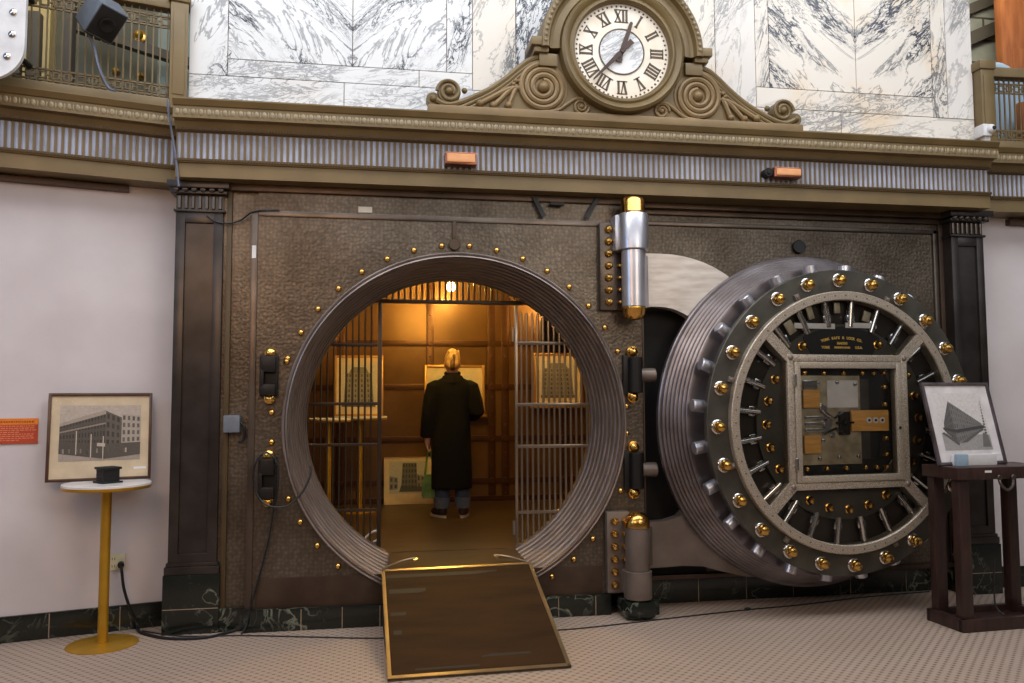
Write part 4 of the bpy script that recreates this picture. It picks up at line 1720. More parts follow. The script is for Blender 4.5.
def bil(s_, t_, up=0.0):
    a = pB0.lerp(pB1, s_)
    c = pT0.lerp(pT1, s_)
    nrm = (pT0 - pB0).cross(pB1 - pB0).normalized()
    if nrm.z < 0:
        nrm = -nrm
    return a.lerp(c, t_) + nrm * up


def patch(bm_, s0, s1, t0, t1, u0, u1):
    vs_ = [bil(s, t, u) for u in (u0, u1) for t in (t0, t1) for s in (s0, s1)]
    bm_.add(vs_, [(0, 2, 3, 1), (4, 5, 7, 6), (0, 1, 5, 4), (2, 6, 7, 3), (0, 4, 6, 2), (1, 3, 7, 5)])


b = MB()
patch(b, 0, 1, 0, 1, -.012, .004)
b.build('deck', M['ramp'], ra, smooth=0)
b = MB()
for t0, w_, s0, s1 in ((.90, .035, .03, .75), (.735, .045, .04, .70), (.52, .03, .04, .65), (.35, .035, .05, .62), (.12, .02, .2, .8), (.05, .015, .15, .5)):
    patch(b, s0, s1, t0, t0 + w_, .003, .0055)
b.build('worn_streak', M['rampstreak'], ra, smooth=0)
for s0, s1, t0, t1 in ((0, .022, 0, 1), (.978, 1, 0, 1), (0, 1, 0, .022), (0, 1, .978, 1)):
    b = MB()
    patch(b, s0, s1, t0, t1, -.014, .008)
    b.build('edge_trim', M['rampedge'], ra, smooth=0)
b = MB()
b.add([(-.55, -.06, .0), (-.55, -.06, .37), (-.53, -1.15, .0)], [(0, 1, 2)])
b.add([(.51, -.06, .0), (.51, -.06, .38), (.535, -1.11, .0)], [(0, 1, 2)])
b.build('side_panel', M['dark'], ra, smooth=0)
for sg_ in (-1, 1):
    b = MB()
    x0 = -.55 if sg_ < 0 else .51
    b.tube(smooth_pts([(x0, -.06, .405), (x0 - sg_ * .12, .05, .43), (x0 - sg_ * .22, .10, .44), (x0 - sg_ * .25, .09, .44), (x0 - sg_ * .22, .06, .43)]), .007, 6)
    b.build('hook', M['rampedge'], ra)

# ------------------------------------------------------------------ right hand stand
SX, SY = 3.352, -.892
MS = Matrix.Translation((SX, SY, 0)) @ Matrix.Rotation(R(3), 4, 'Z')
st = thing('display_stand', 'dark brown wooden open stand with thick top in front of the vault door', 'stand', (SX, SY, 0))
SW, SD = .70, .305
b = MB()
b.bbox(-.03, SW + .03, -.025, .02, 0, .085, .008, MS)
b.bbox(-.03, SW + .03, SD - .02, SD + .02, 0, .085, .008, MS)
b.bbox(-.03, .03, -.02, SD + .01, 0, .085, .008, MS)
b.bbox(SW - .03, SW + .03, -.02, SD + .01, 0, .085, .008, MS)
b.box(0.0, SW, 0.0, SD, .02, .04, M4=MS)
b.build('base_frame', M['stand'], st)
for x in (0.0, SW - .08):
    for y in (0.0, SD - .07):
        b = MB()
        b.bbox(x, x + .085, y, y + .07, .04, 1.03, .006, MS)
        b.build('leg', M['stand'], st)
b = MB()
b.bbox(-.025, SW + .06, -.03, SD + .02, 1.028, 1.112, .006, MS)
b.build('top', M['stand'], st)
b = MB()
b.tube([MS @ Vector(p) for p in smooth_pts([(.30, -.032, 1.035), (.305, -.045, .99), (.35, -.05, .955), (.40, -.045, .985), (.415, -.032, 1.035)])], .010, 8)
b.rod(MS @ Vector((.30, -.03, 1.04)), MS @ Vector((.30, -.045, 1.04)), .02, 10)
b.rod(MS @ Vector((.415, -.03, 1.04)), MS @ Vector((.415, -.045, 1.04)), .02, 10)
b.build('bail_handle', M['steel_band'], st)
b = MB()
b.box(.19, .245, -.0315, -.030, 1.075, 1.09, M4=MS)
b.build('white_label', M['white'], st, smooth=0)
b = MB()
b.tube([MS @ Vector(p) for p in smooth_pts([(.50, SD - .05, .42), (.47, SD - .07, .25), (.45, SD - .1, .10), (.47, SD - .15, .05)])], .006, 6)
tag(b.build('trailing_cord', M['rubber']), 'short black cord hanging inside the dark wooden stand', 'cord')
b = MB()
b.bbox(.075, .43, .115, .145, 1.112, 1.19, .003, MS)
bx_ = b.build('card_stack', M['white'])
tag(bx_, 'low pale block of printed cards in front of the slate framed photo', 'cards')
b = MB()
b.bbox(.07, .16, .08, .113, 1.112, 1.195, .003, MS)
tag(b.build('card_box', M['cloth_blue']), 'small pale blue card box at the left of the printed cards', 'box')

# ------------------------------------------------------------------ clock with pediment
CX, CZ = 1.207, 4.212
YC = -.22
ck = thing('pediment_clock', 'large round wall clock in a bronze scrolled pediment over the vault', 'clock', (CX, -.1, 3.65))
# back panel in scrolled outline
right = [(1.44, 0.0), (1.44, .07), (1.40, .085), (1.33, .09), (1.22, .12), (1.12, .155), (1.0, .22), (.88, .31), (.78, .40), (.70, .47), (.62, .50)]
poly = [(0.0, 0.0)] + right + [(.55, .52), (0, .52)]
full = right + [(.55, .52), (-.55, .52)] + [(-a, c) for a, c in right[::-1]]
b = MB()
b.prism(full, (CX, -.06, 3.65), (1, 0, 0), (0, 0, 1), (0, -.10, 0))
b.build('pediment', M['bronze'], ck, smooth=0)
b = MB()
b.bbox(CX - 1.46, CX + 1.46, -.20, 0.0, 3.65, 3.722, .008)
b.build('plinth', M['bronze_lt'], ck)


def spiral(cx, cz, r0, r1, turns, a0, sgn, y, n_=48):
    pts_ = []
    for i in range(n_ + 1):
        f = i / n_
        a = a0 + sgn * 2 * PI * turns * f
        rr = r0 + (r1 - r0) * f
        pts_.append(Vector((cx + rr * math.cos(a), y, cz + rr * math.sin(a))))
    return pts_


for sg_ in (-1, 1):
    X = lambda d: CX + sg_ * d
    b = MB()
    # raking swoop mouldings from the end scroll up to the dial case
    sw = [(1.40, .115), (1.33, .085), (1.24, .10), (1.12, .155), (1.0, .22), (.88, .31), (.78, .40), (.70, .46), (.60, .495)]
    for off, rr in ((0.0, .022), (-.035, .016), (-.065, .012)):
        b.tube(smooth_pts([(X(d), -.165, 3.65 + z + off * (1 if d < 1.3 else .2)) for d, z in sw]), rr, 8)
    b.build('raking_moulding', M['bronze'], ck)
    b = MB()
    # large volute
    vx, vz = X(.605), 3.905
    b.tube(spiral(vx, vz, .178, .05, 3.0, PI / 2, -sg_, -.168, 96), .023, 8)
    b.sph((vx, -.17, vz), .045, 14, 10)
    b.rod((vx, -.10, vz), (vx, -.166, vz), .19, 40)
    # inner little scroll by the dial
    v2x, v2z = X(.315), 3.775
    b.rod((v2x, -.10, v2z), (v2x, -.165, v2z), .062, 24)
    b.tube(spiral(v2x, v2z, .062, .022, 1.5, 0, sg_, -.17, 40), .011, 8)
    b.sph((v2x, -.17, v2z), .02, 10, 8)
    b.tube(smooth_pts([(X(.62), -.17, 3.72), (X(.50), -.17, 3.735), (X(.42), -.17, 3.79), (X(.36), -.17, 3.83), (X(.30), -.17, 3.835)]), .014, 8)
    b.build('volute', M['bronze_lt'], ck)
    b = MB()
    # end scroll
    ex, ez = X(1.305), 3.83
    b.rod((ex, -.08, ez), (ex, -.175, ez), .085, 28)
    b.tube(spiral(ex, ez, .088, .03, 1.6, PI * (0 if sg_ > 0 else 1), sg_, -.178, 44), .014, 8)
    b.sph((ex, -.18, ez), .032, 12, 8)
    e2x = X(1.42)
    b.rod((e2x, -.08, 3.775), (e2x, -.16, 3.775), .05, 20)
    b.sph((e2x, -.16, 3.775), .028, 10, 8)
    b.sph((X(1.19), -.14, 3.855), .022, 10, 8)
    b.build('end_scroll', M['bronze'], ck)
    b = MB()
    # palmette
    for (dx, dz) in ((1.08, 3.755), (.98, 3.745), (.87, 3.75)):
        b.tube(smooth_pts([(X(.80), -.165, 3.90), (X(.80 + (dx - .80) * .35), -.17, 3.86 + (3.755 - dz) * .2), (X(.80 + (dx - .80) * .8), -.175, dz + .03), (X(dx), -.175, dz)]),
               .02, 8, taper=None)
        b.sph((X(dx), -.178, dz), .028, 10, 8)
    for k in range(6):
        a = k * PI / 3
        b.sph((X(.80) + .03 * math.cos(a), -.17, 3.915 + .03 * math.sin(a)), .02, 8, 6)
    b.build('palmette', M['bronze_lt'], ck)
    b = MB()
    # ear bracket at the spring of the hood
    b.bbox(min(X(.59), X(.705)), max(X(.59), X(.705)), -.24, 0.05, 4.20, 4.265, .008)
    b.bbox(min(X(.57), X(.68)), max(X(.57), X(.68)), -.22, 0.05, 4.155, 4.20, .008)
    b.bbox(min(X(.50), X(.64)), max(X(.50), X(.64)), -.20, 0.05, 4.06, 4.155, .008)
    b.build('ear', M['bronze'], ck)
UVW = (Vector((1, 0, 0)), Vector((0, 0, 1)), Vector((0, -1, 0)))
b = MB()
b.lathe([(.475, -.02), (.475, .20), (.49, .215), (.54, .205), (.56, .215), (.575, .25), (.60, .26), (.625, .25), (.635, .22), (.635, -.02)], (CX, 0, CZ), (0, -1, 0), 64, R(-2), R(182), closed=True, uv=UVW, cap=True)
b.build('hood', M['bronze'], ck, smooth=30)
b = MB()
for i in range(44):
    a = R(2 + 176 * i / 43)
    b.sph((CX + .60 * math.cos(a), -.255, CZ + .60 * math.sin(a)), .016, 8, 5)
b.build('hood_beads', M['bead'], ck)
b = MB()
b.lathe([(.372, .17), (.372, .215), (.385, .235), (.40, .235), (.415, .225), (.43, .24), (.455, .25), (.475, .235), (.482, .20), (.482, 0.0)], (CX, 0, CZ), (0, -1, 0), 72)
b.build('bezel', M['bronze'], ck, smooth=30)
b = MB()
b.lathe([(.0005, 0.10), (.0005, .18), (.376, .18), (.376, .10)], (CX, 0, CZ), (0, -1, 0), 72)
dl = b.build('dial', M['dial'], ck, smooth=20)
b = MB()
b.lathe([(.0005, .1805), (.172, .1805), (.172, .1835), (.0005, .1835)], (CX, 0, CZ), (0, -1, 0), 48)
b.build('dial_centre', marble_mat('dial_marble', CX, 12.0, False, .4, .3, amount=.5), dl, smooth=20)
b = MB()
b.lathe([(.170, .1835), (.170, .186), (.180, .186), (.180, .1805)], (CX, 0, CZ), (0, -1, 0), 48)
b.build('centre_ring', M['numeral'], dl)
b = MB()
for i in range(60):
    a = 2 * PI * i / 60
    b.rod((CX + .352 * math.sin(a), -.18, CZ + .352 * math.cos(a)), (CX + .352 * math.sin(a), -.182, CZ + .352 * math.cos(a)), .0085, 8, .001)
b.build('minute_dots', M['numeral'], dl)
ROM = ['XII', 'I', 'II', 'III', 'IIII', 'V', 'VI', 'VII', 'VIII', 'IX', 'X', 'XI']


def roman(s_, k):
    b_ = MB()
    wid = {'I': .026, 'V': .055, 'X': .058}
    tot = sum(wid[c] for c in s_)
    x_ = -tot / 2
    H = .048
    rot = Matrix.Translation((CX, 0, CZ)) @ Matrix.Rotation(k * PI / 6, 4, 'Y') @ Matrix.Translation((0, 0, .278))

    def stroke(xa, za, xb, zb, w_):
        d_ = Vector((xb - xa, 0, zb - za))
        n_ = Vector((-d_.z, 0, d_.x)).normalized() * w_ / 2
        p_ = [Vector((xa, 0, za)) - n_, Vector((xb, 0, zb)) - n_, Vector((xb, 0, zb)) + n_, Vector((xa, 0, za)) + n_]
        b_.add([rot @ (q + Vector((0, -.1825, 0))) for q in p_] + [rot @ (q + Vector((0, -.180, 0))) for q in p_],
               [(0, 1, 2, 3), (4, 7, 6, 5), (0, 4, 5, 1), (1, 5, 6, 2), (2, 6, 7, 3), (3, 7, 4, 0)])
    for c in s_:
        w_ = wid[c]
        xm = x_ + w_ / 2
        if c == 'I':
            stroke(xm, -H, xm, H, .017)
        elif c == 'V':
            stroke(x_ + .008, H, xm, -H, .017)
            stroke(x_ + w_ - .008, H, xm, -H, .009)
        else:
            stroke(x_ + .008, H, x_ + w_ - .008, -H, .017)
            stroke(x_ + w_ - .008, H, x_ + .008, -H, .009)
        x_ += w_
    stroke(-tot / 2, H, tot / 2, H, .009)
    stroke(-tot / 2, -H, tot / 2, -H, .009)
    b_.build('numeral', M['numeral'], dl, smooth=0)


for k, s_ in enumerate(ROM):
    roman(s_, k)


def hand(name, ang, L1, L2, w0, w1, yy):
    b_ = MB()
    p_ = [(-w0 * .5, 0), (-w0, L1 * .12), (-w1, L1 * .97), (0, L1), (w1, L1 * .97), (w0, L1 * .12), (w0 * .5, 0), (w0 * 1.1, -L2 * .8), (w0 * 1.2, -L2), (-w0 * 1.2, -L2), (-w0 * 1.1, -L2 * .8)]
    ca, sa = math.cos(ang), math.sin(ang)
    b_.prism([(x_ * ca + z_ * sa, -x_ * sa + z_ * ca) for x_, z_ in p_], (CX, yy, CZ), (1, 0, 0), (0, 0, 1), (0, -.006, 0))
    b_.rod((CX, yy + .002, CZ), (CX, yy - .012, CZ), .022, 16)
    b_.build(name, M['hand'], ck, smooth=0)


hand('hour_hand', R(18.5), .245, .09, .020, .012, -.195)
hand('minute_hand', R(224), .335, .11, .019, .006, -.205)

# amber lamps on the frieze
def amber_lamp(label, x0, x1, z0, z1, fitting):
    t = thing('wall_light', label, 'lamp', ((x0 + x1) / 2, -.13, (z0 + z1) / 2))
    b_ = MB()
    b_.bbox(x0, x1, -.21, -.12, z0, z1, .008)
    b_.build('housing', M['copper'], t)
    b_ = MB()
    b_.bbox(x0 + .014, x1 - .014, -.222, -.205, z0 + .014, z1 - .014, .006)
    b_.build('lens', M['amber'], t)
    if fitting:
        b_ = MB()
        b_.rod((x0 - .035, -.12, (z0 + z1) / 2), (x0 - .035, -.19, (z0 + z1) / 2), .036, 16)
        b_.rod((x0 - .035, -.19, (z0 + z1) / 2), (x0 - .035, -.20, (z0 + z1) / 2), .018, 12)
        b_.build('swivel', M['dark'], t)


amber_lamp('amber glass floodlight on the fluted frieze above the round opening', -.13, .10, 3.285, 3.375, False)
amber_lamp('amber glass floodlight with dark swivel on the frieze above the open door', 2.41, 2.64, 3.295, 3.375, True)

# ------------------------------------------------------------------ balconies
MBL = MLf(Vector((-2.03, 0.16, 0)))


def fret(b_, x0, x1, z0, z1, y_, M4, p=.075):
    n_ = max(1, int(round((x1 - x0) / p)))
    p = (x1 - x0) / n_
    h_ = (z1 - z0)
    for i in range(n_):
        xa = x0 + i * p
        a, c = xa + p * .14, xa + p * .86
        za, zb = z0 + h_ * .16, z0 + h_ * .84
        th = .009
        b_.box(a, c, y_, y_ + .012, za, za + th, M4=M4)
        b_.box(a, c, y_, y_ + .012, zb - th, zb, M4=M4)
        b_.box(a, a + th, y_, y_ + .012, za, zb, M4=M4)
        b_.box(c - th, c, y_, y_ + .012, za, zb, M4=M4)
        b_.box(c, xa + p * 1.14, y_, y_ + .012, (za + zb) / 2 - th / 2, (za + zb) / 2 + th / 2, M4=M4)
    b_.box(x0, x1, y_, y_ + .014, z0 - .006, z0 + .006, M4=M4)
    b_.box(x0, x1, y_, y_ + .014, z1 - .006, z1 + .006, M4=M4)


def balustrade(label, x0, x1, M4, pier, zb, zt, y_=-.06):
    t = thing('balustrade', label, 'balustrade', M4 @ Vector(((x0 + x1) / 2, y_, zb - .07)))
    b_ = MB()
    b_.bbox(x0, x1, y_ - .05, y_ + .07, zb - .10, zb, .006, M4)
    b_.build('plinth', M['bronze'], t)
    b_ = MB()
    b_.bbox(x0, x1, y_ - .045, y_ + .06, zt, zt + .085, .012, M4)
    b_.build('handrail', M['bronze'], t)
    b_ = MB()
    fret(b_, x0, x1, zb + .03, zb + .105, y_, M4)
    fret(b_, x0, x1, zt - .125, zt - .045, y_, M4)
    b_.build('fret_band', M['bronze'], t, smooth=0)
    n_ = min(60, int((x1 - x0) / .047))
    f0 = None
    for i in range(n_):
        x_ = x0 + (i + .5) * (x1 - x0) / n_
        b2 = MB()
        b2.box(x_ - .005, x_ + .005, y_, y_ + .012, zb, zt, M4=M4)
        b2.build('baluster', M['bronze'], t, smooth=0)
    for px_ in pier:
        b_ = MB()
        b_.bbox(px_ - .06, px_ + .06, y_ - .07, y_ + .10, zb - .10, zt + .12, .008, M4)
        b_.bbox(px_ - .075, px_ + .075, y_ - .085, y_ + .11, zt + .05, zt + .13, .012, M4)
        b_.bbox(px_ - .04, px_ + .04, y_ - .078, y_ - .06, zb + .03, zt, .006, M4)
        b_.build('pier', M['bronze'], t)


balustrade('bronze balcony balustrade with fretwork bands, upper left', -2.2, -.07, MBL, [-.02], 3.74, 4.40)
MBR = Matrix.Translation((4.46, 0.17, 0)) @ Matrix.Rotation(AR, 4, 'Z')
balustrade('bronze balcony balustrade behind the security camera, upper right', .05, 1.9, MBR, [.055], 3.77, 4.33)

# spaces behind the balconies
mb = MB()
mb.box(-6, -1.9, 1.85, 1.95, 3.6, 7)
struct(mb.build('wall_far_left', M['wallback']), 'dim wall behind the left balcony')
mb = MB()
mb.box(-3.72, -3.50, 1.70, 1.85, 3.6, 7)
struct(mb.build('trim_8', M['yellow_wall']), 'yellow pilaster behind the left balcony')
mb = MB()
mb.bbox(-3.49, -3.40, 1.2, 1.3, 3.6, 4.84, .01)
mb.bbox(-3.22, -3.14, 1.2, 1.3, 3.6, 5.6, .01)
struct(mb.build('trim_9', M['stonedk']), 'dark posts behind the left balcony')
mb = MB()
mb.box(-2.6, -2.25, 1.75, 1.85, 3.6, 7)
struct(mb.build('trim_10', M['teal_wall']), 'pale panel behind the left balcony')
mb = MB()
mb.prism([(-3.3, 4.85), (-1.9, 4.46), (-1.9, 4.54), (-3.3, 4.93)], (0, 1.5, 0), (1, 0, 0), (0, 0, 1), (0, .1, 0))
struct(mb.build('trim_11', M['stonedk']), 'sloping dark band behind the left balcony')
mb = MB()
mb.box(-6, 9, 0.32, 2.6, 3.58, 3.62)
struct(mb.build('floor_balcony', M['stonedk']), 'balcony floor')
for (x, y, z, lab) in ((-2.78, 1.85, 4.95, 'round brass lamp behind the left balustrade, largest of the brass lamps'), (-2.98, 1.85, 4.60, 'small brass wall light low behind the left balustrade below the speaker'),
                       (-2.77, 1.85, 4.57, 'small brass wall light low behind the left balustrade near the pier')):
    k = 1.2 if 'largest' in lab else .7
    t = thing('brass_lamp', lab, 'lamp', (x, y, z))
    b = MB()
    b.lathe([(.05 * k, 0), (.05 * k, .02), (.03 * k, .03), (.0005, .03)], (x, y, z), (0, -1, 0), 18)
    b.build('back_plate', M['gold'], t)
    b = MB()
    b.sph((x, y - .05, z), .032 * k, 12, 8)
    b.build('globe', M['goldpaint'], t)
mb = MB()
mb.box(4.3, 9, 2.0, 2.1, 3.6, 7.5)
wfr = struct(mb.build('wall_far_right', M['stone']), 'stone block wall behind the right balcony')
mb = MB()
for i in range(12):
    z = 4.3 + i * .26
    mb.box(4.3, 9, 1.993, 2.0, z, z + .02)
for i in range(12):
    for k in range(12):
        x = 4.4 + k * .5 + (.25 if i % 2 else 0)
        mb.box(x, x + .02, 1.993, 2.0, 4.3 + i * .26, 4.56 + i * .26)
mb.build('mortar_lines', M['stonedk'], wfr, smooth=0)
mb = MB()
mb.prism([(5.4, 5.27), (6.9, 5.95), (6.9, 6.10), (5.4, 5.42)], (0, 1.9, 0), (1, 0, 0), (0, 0, 1), (0, .1, 0))
mb.prism([(5.4, 5.62), (6.9, 6.30), (6.9, 6.42), (5.4, 5.74)], (0, 1.9, 0), (1, 0, 0), (0, 0, 1), (0, .1, 0))
struct(mb.build('trim_12', M['stonedk']), 'dark sloping string course on the stone wall')
mb = MB()
mb.bbox(5.87, 7.4, 1.40, 1.5, 3.6, 6.6, .01)
mb.bbox(5.98, 6.8, 1.385, 1.42, 4.9, 5.25, .01)
struct(mb.build('door_1', M['orangewood']), 'orange brown wooden door behind the right balcony')
b = MB()
b.sph((5.25, .85, 4.68), .17, 16, 10, (1.3, .8, .8))
b.sph((5.5, .9, 4.64), .15, 16, 10, (1.5, .8, .7))
b.bbox(4.95, 5.9, .7, 1.05, 3.62, 4.66, .03)
tag(b.build('blue_dust_sheet', M['cloth_blue']), 'pale blue cloth draped behind the right balustrade', 'cloth')
b = MB()
b.bbox(4.62, 4.95, .5, .6, 3.62, 4.02, .01)
b.bbox(5.2, 5.6, .45, .55, 3.62, 4.3, .04)
tag(b.build('wooden_chair_back', M['orangewood']), 'brown wooden seat back seen through the right balustrade', 'seat')

# security camera
sc_ = thing('security_camera', 'white security camera on the cornice at upper right', 'camera', (4.31, -.16, 3.65))
b = MB()
b.bbox(4.248, 4.328, -.20, -.09, 3.715, 3.815, .010)
b.bbox(4.285, 4.335, -.17, -.12, 3.65, 3.72, .004)
b.build('mount', M['white'], sc_)
b = MB()
b.sph((4.318, -.20, 3.772), .038, 16, 10)
b.build('ball_housing', M['white'], sc_)
b = MB()
b.rod((4.318, -.23, 3.772), (4.318, -.243, 3.772), .017, 12)
b.build('lens', M['black'], sc_)

# loudspeaker hung on the left balustrade
sf = Vector((.50, -.52, -.72)).normalized()
sl = Vector((-.62, -.74, .10))
sl = (sl - sf * sl.dot(sf)).normalized()
st_ = (-sl).cross(-sf)
RS = Matrix((-sl, -sf, st_)).transposed().to_4x4()
RS.translation = Vector((-2.45, -.26, 4.14))
sp_ = thing('loudspeaker', 'dark grey loudspeaker tilted down in front of the left balustrade', 'speaker', (-2.43, -.24, 4.05))
b = MB()
b.bbox(-.10, .10, -.08, .11, -.09, .14, .012, RS)
b.build('cabinet', M['spk'], sp_)
b = MB()
b.bbox(-.092, .092, -.084, -.07, -.082, .132, .01, RS)
b.bbox(-.09, .09, -.07, .10, -.098, -.085, .01, RS)
b.build('grille', M['black'], sp_)
b = MB()
b.lathe([(.055, 0), (.055, .012), (.045, .016), (.0005, .004)], RS @ Vector((0, -.084, .02)), RS.to_3x3() @ Vector((0, -1, 0)), 24)
b.build('driver', M['dark'], sp_)
b = MB()
b.rod(RS @ Vector((0, .10, 0)), (-2.46, -.01, 4.16), .018, 10)
b.build('bracket', M['black'], sp_)
b = MB()
b.tube(smooth_pts([RS @ Vector((-.05, .0, -.10)), (-2.50, -.23, 3.98), (-2.46, -.24, 3.83), (-2.40, -.24, 3.70), (-2.34, -.27, 3.665)]), .009, 6)
b.build('lead', M['cablegrey'], sp_)

# white rounded sign panel with bolts, top left corner
ws = thing('hanging_sign_panel', 'white rounded sign panel with three steel bolts, top left corner', 'sign', (-3.05, -.60, 3.58))
poly = [(-3.9, 3.55), (-2.98, 3.55)]
for i in range(9):
    a = -PI / 2 + PI / 2 * i / 8
    poly.append((-2.985 + .21 * math.cos(a), 3.80 + .21 * math.sin(a) + .0))
poly += [(-2.775, 5.2), (-3.9, 5.2)]
poly = [(-3.9, 3.56), (-2.95, 3.56)] + [(-2.99 + .215 * math.cos(-PI / 2 + PI / 2 * i / 10), 3.80 + .225 * math.sin(-PI / 2 + PI / 2 * i / 10)) for i in range(1, 11)] + [(-2.775, 5.2), (-3.9, 5.2)]
b = MB()
b.prism(poly, (0, -.58, 0), (1, 0, 0), (0, 0, 1), (0, -.03, 0))
b.build('panel', M['white'], ws, smooth=0)
for x, z in ((-2.846, 4.005), (-2.847, 3.865), (-2.871, 3.723), (-2.846, 4.15), (-2.846, 4.3)):
    b = MB()
    b.lathe([(.022, 0), (.022, .006), (.014, .012), (.0005, .014)], (x, -.61, z), (0, -1, 0), 14)
    b.build('bolt', M['chrome'], ws)
b = MB()
b.box(-3.2, -2.955, -.613, -.61, 3.92, 4.12)
b.build('purple_letter', M['purple'], ws, smooth=0)
for z in (3.85, 4.3):
    b = MB()
    b.rod((-2.95, -.58, z), (-2.93, -.12, z), .02, 10)
    b.build('bracket', M['dark'], ws)

# monitor behind the right gate leaf, cables on vault floor
mo = thing('wall_monitor', 'black monitor behind the top of the right gate leaf', 'monitor', (1.06, 1.30, 2.0))
b = MB()
b.bbox(.87, 1.24, 1.26, 1.30, 2.01, 2.32, .008)
b.build('case', M['black'], mo)
b = MB()
b.box(.885, 1.225, 1.258, 1.2605, 2.03, 2.305)
b.build('screen', M['black'], mo, smooth=0)
b = MB()
b.rod((1.1, 1.30, 2.2), (1.1, 1.36, 2.2), .02, 10)
b.rod((1.1, 1.34, 2.2), (1.1, 1.34, 2.98), .016, 10)
b.build('bracket', M['dark'], mo)
b = MB()
b.tube(smooth_pts([(-.97, 1.0, .46), (-.90, 1.0, .58), (-.80, 1.0, .52), (-.84, 1.0, .43), (-.74, 1.0, .41), (-.66, 1.0, .47), (-.60, 1.0, .50), (-.57, 1.0, .44), (-.62, 1.0, .41)]), .009, 6)
tag(b.build('coiled_cable', M['white']), 'loose white cable curling on the vault floor behind the left bars', 'cable')


# ================================================================== PERSON
PX, PY = .165, 2.33
pe = thing('person', 'person with short blond hair in long black coat seen from behind', 'person', (PX, PY, ZF), R(-4))
pe.scale = (.97, .97, .965)


def skin_mesh(name, verts, edges, radii, sub=2, remesh=None, root=0):
    me = bpy.data.meshes.new(name + '_src')
    me.from_pydata(verts, edges, [])
    o = bpy.data.objects.new(name + '_src', me)
    C.objects.link(o)
    sk = o.modifiers.new('s', 'SKIN')
    sk.use_smooth_shade = True
    for i, d_ in enumerate(me.skin_vertices[0].data):
        rr = radii[i]
        d_.radius = rr if isinstance(rr, tuple) else (rr, rr)
        d_.use_root = (i == root)
    sb = o.modifiers.new('u', 'SUBSURF')
    sb.levels = sb.render_levels = sub
    if remesh:
        rm = o.modifiers.new('r', 'REMESH')
        rm.mode = 'VOXEL'
        rm.voxel_size = remesh
        rm.use_smooth_shade = True
    dg = bpy.context.evaluated_depsgraph_get()
    m2 = bpy.data.meshes.new_from_object(o.evaluated_get(dg))
    bpy.data.objects.remove(o)
    bpy.data.meshes.remove(me)
    m2.name = name
    return m2


def eval_remesh(mbld, voxel, smooth_it=3):
    me = mbld.mesh('tmp', None, 0)
    o = bpy.data.objects.new('tmp', me)
    C.objects.link(o)
    rm = o.modifiers.new('r', 'REMESH')
    rm.mode = 'VOXEL'
    rm.voxel_size = voxel
    rm.use_smooth_shade = True
    sm = o.modifiers.new('sm', 'SMOOTH')
    sm.iterations = smooth_it
    dg = bpy.context.evaluated_depsgraph_get()
    m2 = bpy.data.meshes.new_from_object(o.evaluated_get(dg))
    bpy.data.objects.remove(o)
    bpy.data.meshes.remove(me)
    return m2


def put(me, name, m, parent):
    me.materials.clear()
    me.materials.append(m)
    o = bpy.data.objects.new(name, me)
    C.objects.link(o)
    o.parent = parent
    WM[o.name] = WM[parent.name].copy()
    return o


# skeleton (local: x right, +y the way the person faces, z up); left hand holds the bag
V, E_, RD = [], [], []


def jv(p, r_, to=None):
    V.append(p)
    RD.append(r_)
    if to is not None:
        E_.append((to, len(V) - 1))
    return len(V) - 1


pel = jv((0, 0, .93), (.15, .11))
spi = jv((0, 0, 1.12), (.135, .10), pel)
che = jv((0, 0, 1.32), (.16, .11), spi)
nb = jv((0, -.005, 1.45), (.075, .07), che)
nk = jv((0, .01, 1.52), (.055, .058), nb)
h1 = jv((0, .02, 1.585), (.068, .085), nk)
h2 = jv((0, .025, 1.655), (.076, .095), h1)
h3 = jv((0, .02, 1.695), (.050, .06), h2)
# nose, chin, ears
jv((0, .125, 1.605), .016, h1)
jv((0, .10, 1.55), .030, h1)
jv((-.085, .015, 1.61), (.012, .022), h1)
jv((.085, .015, 1.61), (.012, .022), h1)
for sx in (-1, 1):
    hip = jv((sx * .09, 0, .87), .095, pel)
    kn = jv((sx * .10, .02, .48), .062, hip)
    an = jv((sx * .105, -.01, .09), .04, kn)
    tx = -.07 if sx < 0 else .02
    jv((sx * .11 + tx, .10, .035), .035, an)
# left arm hangs, right arm bent forward
sh = jv((-.175, 0, 1.365), .05, che)
el = jv((-.245, -.02, 1.08), .045, sh)
wr = jv((-.262, .03, .83), .03, el)
pmL = jv((-.262, .045, .755), (.022, .038), wr)
sr = jv((.175, 0, 1.365), .05, che)
er = jv((.255, -.03, 1.09), .045, sr)
wr2 = jv((.19, .17, 1.06), .03, er)
pmR = jv((.16, .24, 1.075), (.022, .036), wr2)


def finger(root, pts_, r_):
    i = root
    for k, p in enumerate(pts_):
        i = jv(p, r_ * (1 - .12 * k), i)


for k in range(4):
    y_ = .075 - .022 * k
    Lf = (.062, .07, .066, .052)[k]
    finger(pmL, [(-.262, y_, .735), (-.258, y_, .735 - Lf * .55), (-.238, y_ - .004, .735 - Lf * .85), (-.222, y_ - .004, .735 - Lf * .6)], .0095)
finger(pmL, [(-.245, .085, .76), (-.235, .095, .725), (-.232, .085, .70)], .0105)
for k in range(4):
    z_ = 1.108 - .022 * k
    Lf = (.062, .07, .066, .052)[k]
    finger(pmR, [(.15, .265, z_), (.135, .265 + Lf * .5, z_), (.105, .265 + Lf * .7, z_ - .004), (.085, .265 + Lf * .55, z_ - .004)], .0095)
finger(pmR, [(.14, .235, 1.11), (.115, .25, 1.125), (.10, .27, 1.12)], .0105)
bm_ = skin_mesh('body', V, E_, RD, 2)
body = put(bm_, 'body', M['skin'], pe)

